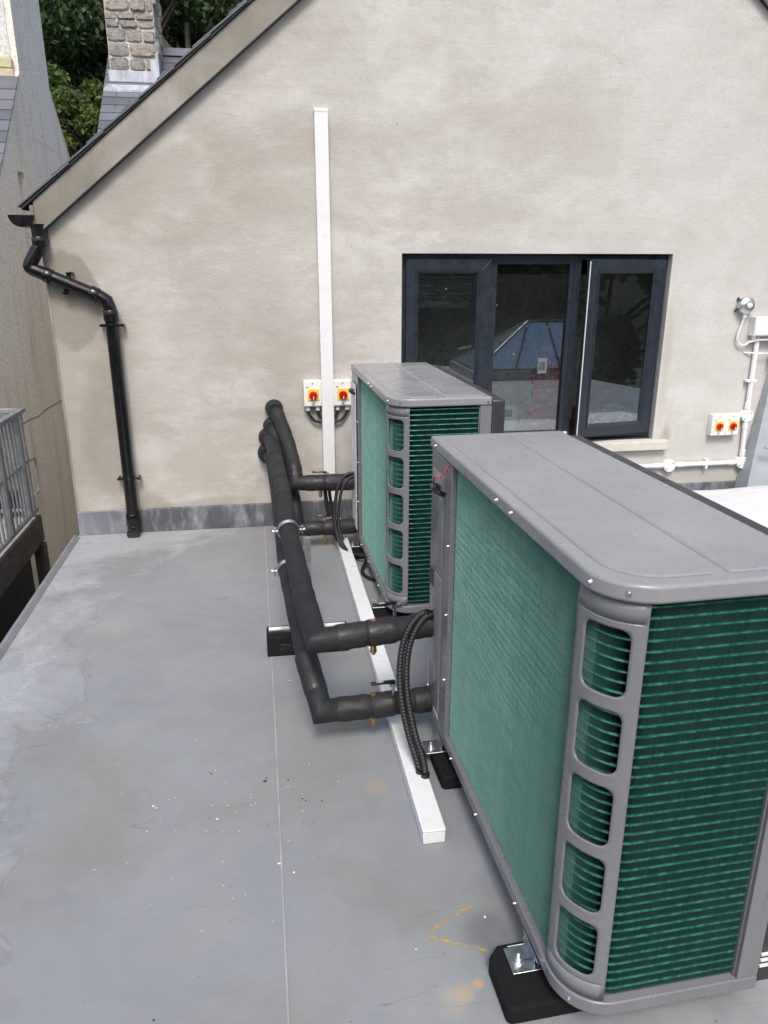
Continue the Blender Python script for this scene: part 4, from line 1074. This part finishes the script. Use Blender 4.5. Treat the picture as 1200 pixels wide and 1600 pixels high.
# white rooflight cover against the wall, and the grey upstand
b = MB(); vs = []; fs = []; nx, ny = 30, 24
for j in range(ny+1):
    for i in range(nx+1):
        u, v = i/nx, j/ny; x = 1.75+2.9*u; y = 2.55+2.0*v
        e = min(1, 6*min(u,1-u))*min(1, 6*min(v,1-v))
        crease = .018*math.exp(-((x-3.05-.25*math.sin((y-3)*1.8))/.025)**2)+.012*math.exp(-((y-4.05-.2*math.sin(x*2))/.02)**2)
        z = .03+.19*e**.6+.035*math.sin(math.pi*u)*math.sin(math.pi*v)+crease*e+.006*math.sin(x*9+y*4)*e
        vs.append((x,y,z))
for j in range(ny):
    for i in range(nx): a = j*(nx+1)+i; fs.append((a,a+1,a+nx+2,a+nx+1))
b.add(vs, fs); o = b.build('dust_sheet', 'sheet', label='creased white sheeting covering a low rooflight behind the nearest heat pump', cat='sheeting')
so = o.modifiers.new('solid', 'SOLIDIFY'); so.thickness = .006
b = MB(); b.box(1.85,4.55,2.65,4.48,.001,.14); b.build('rooflight_kerb', 'trim', label='low grey kerb under the creased white sheeting', cat='rooflight kerb')
up = empty('upstand', (3.3,4.5,0), label='sloping grey membrane upstand at the right edge by the thin conduit', cat='upstand')
b = MB(); b.add([(-.04,.0,0),(1.2,.0,0),(1.2,.1,.9),(.1,.1,.9),(-.04,.15,0),(1.2,.15,0),(1.2,.15,.9),(.1,.15,.9)], [(0,1,2,3),(4,7,6,5),(0,3,7,4),(1,5,6,2),(3,2,6,7),(0,4,5,1)])
b.build('upstand_face', 'paletrim', up)
b = MB(); b.tube([(.03,-.03,.43),(1.1,-.2,.32)], .010, 10); b.build('hand_bar', 'galv', up)

# roof lantern behind the viewer (seen mirrored in the window)
rl = empty('roof_lantern', (4.3,-1.9,0), label='pyramid roof lantern with glass coloured like reflected sky on the flat roof', cat='roof lantern')
b = MB(); b.box(-1.25,1.5,-.75,.75,.001,.13); b.build('kerb', 'trim', rl, bevel=.01)
base = [(-1.2,-.7,.14),(1.45,-.7,.14),(1.45,.7,.14),(-1.2,.7,.14)]; r1, r2 = (-.2,0,.78), (.6,0,.78)
b = MB(); b.add(base+[r1,r2], [(0,1,5,4),(1,2,5),(2,3,4,5),(3,0,4)]); b.build('lantern_glass', 'skyglass', rl, smooth=0)
b = MB()
for p, q in ((base[0],r1),(base[3],r1),(base[1],r2),(base[2],r2),(r1,r2),((.1,.7,.14),(.1,0,.78)),((-.6,.7,.14),(-.2,0,.78)),(base[0],base[1]),(base[2],base[3]),(base[1],base[2]),(base[3],base[0])): b.tube([p,q], .022, 6)
b.build('glazing_bars', 'window', rl)

# ------------------------------------------------------------------ neighbouring house on the left
nh = empty('pebbledash_house', (-2.3,9.8,-3.2), label='pebbledashed neighbouring house with slate roof and chimney at the far left', cat='house')
NO = Vector((-2.3,9.8,-3.2))
def nb(mb): mb.T = Matrix.Translation(-NO); return mb
yr, zr = 9.86, 4.02
def yz(pts): return pts
wallcut = b = nb(MB()); b.prism([(5.6,-3.2),(13.2,-3.2),(13.2,.7),(yr,zr+.10),(5.6,.10)], -2.3, -6.5, 'x'); nwall = b.build('wall', 'pebble', nh, smooth=0)
cut = nb(MB()); cut.box(-2.45,-2.2,8.62,8.86,1.55,2.50); cu_ = cut.build('cutter', 'pebble', nh, smooth=0)
bo = nwall.modifiers.new('b', 'BOOLEAN'); bo.operation = 'DIFFERENCE'; bo.object = cu_; bo.solver = 'EXACT'
bpy.context.view_layer.update()
me_ = bpy.data.meshes.new_from_object(nwall.evaluated_get(bpy.context.evaluated_depsgraph_get())); nwall.modifiers.clear(); nwall.data = me_; bpy.data.objects.remove(cu_)
b = nb(MB()); b.box(-3.6,-2.298,9.2,10.44,2.9,6.2); ch_ = b.build('chimney', 'pebble', nh, smooth=0)
b = nb(MB()); b.box(-3.62,-2.36,9.185,9.1995,3.62,6.2); b.build('painted_face', 'pebblewhite', ch_, smooth=0)
b = nb(MB()); b.box(-3.62,-2.335,9.12,9.199,3.38,3.50); b.box(-3.62,-2.345,9.14,9.199,3.51,3.61); b.build('stone_collar', 'cream', ch_, bevel=.012)
b = nb(MB()); sl = .925; an = math.atan(sl)
for i in range(40):
    for j in range(14):
        d = i*.165; y0 = 5.5+d*math.cos(an); z0_ = zr+.14-sl*(yr-5.5)+d*math.sin(an)
        x1 = -2.275-j*.30-(.15 if i % 2 else 0)+ (0)
        if j == 0: xa, xb = -2.275-(.15 if i%2 else .30), -2.275
        else: xb = -2.275-j*.30+(.15 if i%2 else 0); xa = xb-.30
        if y0 > yr or (y0 > 8.99 and xb > -3.62): continue
        b.T = Matrix.Translation(-NO) @ Matrix.Translation((0,y0,z0_)) @ Matrix.Rotation(an-R(2.2), 4, 'X')
        b.box(xa+.003, xb, rnd.uniform(-.004,.004), .23, .0, .010)
b.build('roof_slates', 'slate', nh, smooth=0)
b = nb(MB()); b.prism([(yr,zr+.14),(13.3,zr+.14-.98*(13.3-yr)),(13.3,zr+.1-.98*(13.3-yr)),(yr,zr+.10)], -2.30, -6.5, 'x'); b.build('rear_roof', 'pebble', nh, smooth=0)
# recessed slit
# crack line
b = nb(MB()); pts = [(7.55,.15),(7.87,.14),(8.14,.118),(8.45,.135),(8.8,.125),(9.25,.12),(9.8,.13)]
b.tube([(-2.301,y,z) for y, z in pts], .005, 6); b.build('render_crack', 'soffit', nh)

# stone chimney house
sh = empty('slate_roofed_house', (-1.0,8.2,-3.2), label='slate roofed house with rubble stone chimney behind the gable verge', cat='house')
SO = Vector((-1.0,8.2,-3.2)); slp = .62; an = math.atan(slp)
def zroof(y): return 3.105+slp*(y-7.9)*1.3
kk = slp*1.3; an = math.atan(kk)
b = MB(); b.T = Matrix.Translation(-SO)
b.prism([(6.0,-3.2),(10.6,-3.2),(10.6,1.5),(8.42,zroof(8.42)-.04),(6.0,zroof(6.0)-.04)], -1.24, 3.5, 'x'); b.build('wall', 'pebble', sh, smooth=0)
b = MB()
i = 0
while True:
    d = i*.125; y0 = 5.95+d*math.cos(an); z0_ = zroof(5.95)+d*math.sin(an)
    if y0 > 8.40: break
    for j in range(20):
        xa = -1.275+j*.24-(.12 if i%2 else 0); xb = xa+.236
        xa = max(xa, -1.275)
        b.T = Matrix.Translation(-SO) @ Matrix.Translation((0,y0,z0_)) @ Matrix.Rotation(an-R(2.5), 4, 'X')
        b.box(xa, xb, rnd.uniform(-.003,.003), min(.18, (8.45-y0)/math.cos(an)+.02), 0, .010)
    i += 1
b.build('roof_slates', 'slate', sh, smooth=0)
b = MB(); b.T = Matrix.Translation(-SO); b.prism([(8.36,zroof(8.42)-.02),(8.5,zroof(8.42)-.02),(8.43,zroof(8.42)+.06)], -1.27, 3.5, 'x'); b.build('ridge_tiles', 'slate', sh)
b = MB(); b.T = Matrix.Translation(-SO); b.box(-1.22,-.80,8.03,8.55,2.8,5.2); cm = b.build('chimney', 'mortar', sh, smooth=0)
b = MB(); rs = random.Random(12)
def stones(face):
    z = 3.29
    while z < 5.2:
        h = rs.uniform(.06,.17); u = 0; Lf = .42 if face == 'f' else .52
        while u < Lf-.02:
            w_ = min(rs.uniform(.09,.22), Lf-u)
            if Lf-u-w_ < .05: w_ = Lf-u
            hh = h*rs.uniform(.85,1.02); gp = .003
            if w_ > .05:
                pj = rs.uniform(.006,.03)
                npt = 9; cx = u+w_/2; cz = z+hh/2
                ringp = []
                for k in range(npt*2):
                    a = 2*math.pi*k/(npt*2); ca, sa = math.cos(a), math.sin(a)
                    q = (abs(ca)**7+abs(sa)**7)**(-1/7)*rs.uniform(.88,1.03)
                    ringp.append((cx+ca*q*(w_/2-gp), cz+sa*q*(hh/2-gp)))
                inn = [(cx+(p[0]-cx)*.88, cz+(p[1]-cz)*.86) for p in ringp]
                n = len(ringp)
                def P(p, dep):
                    return (-1.22+p[0], 8.03-dep, p[1]) if face == 'f' else (-.80+dep, 8.03+p[0], p[1])
                vs = [P(p,-.01) for p in ringp]+[P(p,pj*.6) for p in ringp]+[P(p,pj+rs.uniform(-.004,.004)) for p in inn]
                b.T = Matrix.Translation(-SO)
                b.add(vs, [(i_,(i_+1)%n,n+(i_+1)%n,n+i_) for i_ in range(n)]+[(n+i_,n+(i_+1)%n,2*n+(i_+1)%n,2*n+i_) for i_ in range(n)]+[tuple(range(2*n,3*n))])
            u += w_
        z += h
stones('f'); stones('s')
b.build('rubble_stones', 'stone', cm, smooth=25)
b = MB(); b.T = Matrix.Translation(-SO)
b.box(-1.235,-.785,8.0,8.03-.001,3.17,3.285); b.box(-.799,-.785,8.0,8.5,3.17,3.45); b.box(-.86,-.7845,7.995,8.0,3.17,3.38)
b.build('upper_flashing', 'palelead', cm, bevel=.003)
b = MB(); b.T = Matrix.Translation(-SO); 
b.add([(-1.27,7.86,zroof(7.86)+.03),(-.78,7.86,zroof(7.86)+.03),(-.785,8.0,3.185),(-1.235,8.0,3.185),(-1.27,7.86,zroof(7.86)+.012),(-.78,7.86,zroof(7.86)+.012),(-.785,8.02,3.12),(-1.235,8.02,3.12)], [(0,1,2,3),(4,7,6,5),(0,4,5,1),(1,5,6,2),(3,2,6,7),(0,3,7,4)])
b.build('apron_flashing', 'palelead', cm)
# low red ridge far behind
b = MB(); b.box(-2.6,-1.2,11.9,12.6,-3.2,2.66); b.build('garden_wall', 'redtile', label='small piece of red tiled wall showing under the bare shrub', cat='wall')

# ------------------------------------------------------------------ fire escape
fe = empty('fire_escape', (-1.8,5.9,-.3), label='grey galvanised steel landing with barred railing at the left edge', cat='fire escape')
FO = Vector((-1.8,5.9,-.3))
def fb(): m_ = MB(); m_.T = Matrix.Translation(-FO); return m_
zt, zb = .57, -.22
b = fb(); b.box(-1.825,-1.775,3.2,5.985,zt-.02,zt+.012); b.box(-3.2,-1.826,5.935,5.985,zt-.02,zt+.012); b.build('top_rail', 'galvrail', fe, bevel=.003)
b = fb(); b.box(-1.815,-1.785,3.2,5.98,zb-.012,zb+.012); b.box(-3.2,-1.816,5.945,5.975,zb-.012,zb+.012); b.build('bottom_rail', 'galvrail', fe, bevel=.002)
y = 5.93; k = 0
while y > 3.3:
    b = fb()
    if k % 6 == 2: b.box(-1.825,-1.775,y-.025,y+.025,zb+.012,zt-.02); b.build('post', 'galvrail', fe, bevel=.002)
    else: b.tube([(-1.8,y,zb),(-1.8,y,zt-.01)], .0085, 8); b.build('baluster', 'galvrail', fe)
    y -= .075; k += 1
for k in range(12):
    x = -1.90-k*.11; b = fb(); b.tube([(x,5.96,zb),(x,5.96,zt-.01)], .0085, 8); b.build('baluster', 'galvrail', fe)
b = fb(); b.tube([(-1.8,3.3,.18),(-1.8,5.97,.18)], .010, 8); b.build('middle_rail', 'galvrail', fe)
b = fb(); b.box(-3.2,-1.8,3.2,5.98,zb-.10,zb-.06); b.build('landing_deck', 'mesh_floor', fe, smooth=0)
b = fb(); b.box(-1.80,-1.775,3.2,5.98,zb-.26,zb-.05); b.box(-3.2,-1.801,5.955,5.98,zb-.26,zb-.05); b.build('edge_beam', 'rustbeam', fe, bevel=.002)
b = fb(); b.tube(smooth([(-1.8,6.0,.16),(-1.8,6.08,.17),(-1.8,6.11,.12),(-1.8,6.11,-.05),(-1.8,6.08,-.11),(-1.8,6.0,-.10)],5), .009, 8); b.build('hoop_handle', 'galvrail', fe)
for y_ in (5.88, 3.3):
    b = fb(); b.box(-1.84,-1.76,y_,y_+.08,-3.2,zb-.27); b.build('support_leg', 'soffit', fe)
# dark sheet standing in for the shaded gap under the landing
b = MB(); b.box(-2.29,-2.2,5.0,6.9,-3.2,-.32); b.build('dark_gap_sheet', 'core', smooth=0, label='dark sheet for the shaded gap below the steel landing', cat='dark sheet')

# ------------------------------------------------------------------ trees
def leaves(cx, cy, cz, rx, ry, rz, n, size, seed, clumps=26):
    r_ = random.Random(seed); b = MB(); vs = []; fs = []
    cl = []
    for _ in range(clumps):
        while True:
            p = Vector((r_.uniform(-1,1), r_.uniform(-1,1), r_.uniform(-1,1)))
            if p.length < 1 and p.length > .35: break
        cl.append((Vector((p.x*rx, p.y*ry, p.z*rz)), r_.uniform(.16,.34)*min(rx,rz)))
    for i in range(n):
        c, rr_ = cl[r_.randrange(clumps)]
        d = Vector((r_.gauss(0,1), r_.gauss(0,1), r_.gauss(0,1))).normalized()*rr_*(r_.random()**.4)
        p = c+d+Vector((cx,cy,cz)); s = size*r_.uniform(.6,1.4)
        u = Vector((r_.gauss(0,1), r_.gauss(0,1), r_.gauss(0,1)+.2)).normalized(); w = u.orthogonal().normalized(); w = (w*math.cos(r_.random()*6)+u.cross(w)*math.sin(r_.random()*6)).normalized()
        v2 = u.cross(w)*s*.5; w = w*s
        k = len(vs); vs += [p-w, p+v2, p+w, p-v2]; fs.append((k,k+1,k+2,k+3))
    b.v = [tuple(v) for v in vs]; b.f = fs; return b
def tree(name, x, y, z0, h, r_, mat, n, size, seed, label, group):
    root = empty(name, (x,y,z0), label=label, cat='shrub' if 'shrub' in name else 'tree', group=group)
    rr_ = random.Random(seed)
    b = leaves(0,0,h*.58,r_,r_,h*.45,n,size,seed); b.build('crown', mat, root, smooth=0, fixn=False)
    b = MB(); b.tube(smooth([(0,0,0),(rr_.uniform(-.1,.1),0,h*.3),(rr_.uniform(-.2,.2),rr_.uniform(-.2,.2),h*.7)],4), [h*.016*(1-.07*k) for k in range(9)], 8)
    for k in range(6):
        a = rr_.uniform(0,6.28); z = h*rr_.uniform(.25,.6); b.tube([(0,0,z),(r_*.4*math.cos(a),r_*.4*math.sin(a),z+h*.14),(r_*.8*math.cos(a),r_*.8*math.sin(a),z+h*.25)], [h*.013,h*.008,h*.003], 6)
    b.build('trunk', 'bark', root)
G1 = 'trees on the hillside behind the houses'
specs = [(-6.5,17.5,1.0,7.,2.6),(-4.7,18.8,1.2,8.,2.7),(-2.9,19.6,1.4,8.4,2.7),(-1.2,18,1.0,7.6,2.4),(1.4,18.5,1.2,8.,2.6),(4.2,18,1.,7.,2.6),(-9.5,18,1.,7,2.6),(-5,22.5,2.6,8.5,3.2),(-1.8,23,2.6,9,3.2),(1.6,23,2.6,9,3.2)]
words = ['far left of the hillside row','beside the pebbledash chimney','behind the gap between house and stone chimney','directly behind the stone chimney','right of the stone chimney','hidden mostly behind the rendered gable','at the outer left end of the hillside row','higher up the hill on the left','higher up the hill behind the gap','higher up the hill on the right']
for k, (x,y,z,h,r_) in enumerate(specs):
    tree('broadleaf_tree', x, y, z, h, r_, 'leaf_dark', 30000, .07, 30+k, 'dark green broadleaf tree '+words[k], G1)
G2 = 'green shrubs below the hillside trees'
sp2 = [(-3.5,13.6,.6,3.6,.9,'leaf_mid','tall mid green shrub beside the pebbledash chimney'),(-2.35,14.2,.6,3.9,.95,'leaf_lite','yellow-green shrub just left of the stone chimney'),(-4.6,15,.6,4.0,1.3,'leaf_mid','green shrub behind the pebbledash chimney'),
       (-.75,14.8,.9,3.7,1.0,'leaf_mid','green shrub showing right of the stone chimney'),(.7,15,.9,3.6,1.1,'leaf_mid','green shrub behind the slate verge'),(-3.0,15.4,.6,4.4,1.2,'leaf_mid','green shrub at the foot of the dark trees'),(-2.9,12.9,.2,2.6,.8,'leaf_mid','low green shrub at the foot of the bare twigs')]
for k, (x,y,z,h,r_,m_,lb) in enumerate(sp2):
    tree('leafy_shrub', x, y, z, h, r_, m_, 16000, .045, 60+k, lb, G2)
# bare twiggy shrubs
def twiggy(x, y, z0, h, sp, seed, label):
    rr_ = random.Random(seed); root = empty('bare_shrub', (x,y,z0), label=label, cat='shrub', group='bare twiggy shrubs')
    b = MB()
    for k in range(46):
        a = rr_.uniform(0,6.28); t_ = rr_.uniform(.1,1)*sp; hh = h*rr_.uniform(.6,1)
        p = [(rr_.gauss(0,.05),rr_.gauss(0,.05),0),(t_*.45*math.cos(a),t_*.45*math.sin(a),hh*.5),(t_*math.cos(a)+rr_.gauss(0,.05),t_*math.sin(a),hh)]
        b.tube(smooth(p,3), [.011,.01,.008,.007,.006,.005,.004], 5)
        for _ in range(3):
            f = rr_.uniform(.4,.9); q = Vector((t_*f*math.cos(a), t_*f*math.sin(a), hh*f)); b.tube([q, q+Vector((rr_.uniform(-.2,.2),rr_.uniform(-.1,.1),rr_.uniform(.15,.4)))], [.005,.003], 4)
    b.build('twigs', 'twig', root)
twiggy(-2.35,11.9,.2,2.9,.85,1,'bare pale twiggy shrub between the pebbledash wall and the stone chimney')
twiggy(-.35,13.6,1.2,3.6,1.0,4,'bare pale twiggy shrub right of the stone chimney')
# trees behind the viewer, mirrored by the window
G3 = 'trees beyond the near side of the flat roof'
for k, (x,y,h,r_,m_) in enumerate([(-.5,-7.5,6.8,2.2,'leaf_dark'),(3.2,-8.5,7.6,2.7,'leaf_dark'),(6.8,-7.8,6.6,2.4,'leaf_mid'),(10,-9,7,2.8,'leaf_dark'),(-4.5,-8.5,7,2.6,'leaf_dark'),(13.5,-7.5,6.6,2.6,'leaf_mid'),(17,-5.5,6.8,2.6,'leaf_mid'),(1.2,-11,8,3,'leaf_mid'),(8.5,-12,8,3,'leaf_mid')]):
    tree('garden_tree', x, y, -3.2, h, r_, m_, 9000, .13, 90+k, ['dark tree mirrored in the left casement','dark tree mirrored in the middle pane','mid green tree mirrored in the open casement','dark tree farthest right beyond the flat roof','dark tree farthest left beyond the flat roof','green tree second from the right beyond the flat roof','green tree at the right end beyond the flat roof','tall green tree standing behind the dark ones on the left','tall green tree standing behind the dark ones on the right'][k], G3)

# ------------------------------------------------------------------ light, sky, camera
w = bpy.data.worlds.new('World'); scene.world = w; w.use_nodes = True
nt = w.node_tree; bg = nt.nodes['Background']; sk = nt.nodes.new('ShaderNodeTexSky'); sk.sky_type = 'NISHITA'; sk.sun_disc = False
sun_el, sun_az = R(52), R(186)       # azimuth measured clockwise from +Y
sk.sun_elevation = sun_el; sk.sun_rotation = sun_az; sk.air_density = 1.; sk.dust_density = 4.; sk.ozone_density = .6
nt.links.new(sk.outputs[0], bg.inputs[0]); bg.inputs[1].default_value = .15
sd = bpy.data.lights.new('sun', 'SUN'); sd.energy = 1.6; sd.angle = R(16); sd.color = (1,.975,.94)
so = bpy.data.objects.new('sun', sd); COL.objects.link(so)
dirv = Vector((math.sin(sun_az)*math.cos(sun_el), math.cos(sun_az)*math.cos(sun_el), math.sin(sun_el)))
so.rotation_euler = dirv.to_track_quat('Z', 'Y').to_euler(); so.location = dirv*20

cd_ = bpy.data.cameras.new('camera'); cam = bpy.data.objects.new('camera', cd_); COL.objects.link(cam); scene.camera = cam
cd_.sensor_fit = 'VERTICAL'; cd_.sensor_height = 36; cd_.lens = 1170*36/1600; cd_.clip_start = .05; cd_.clip_end = 300
P_ = math.atan(385/1170); YW = math.atan(200/1231.7)
cam.location = (0,0,1.6); cam.rotation_euler = (math.pi/2-P_, 0, -YW)
vs_ = scene.view_settings; vs_.view_transform = 'Standard'; vs_.look = 'None'; vs_.gamma = 1; vs_.exposure = 0.52
scene.render.resolution_x = 768; scene.render.resolution_y = 1024
scene.cycles.use_denoising = True
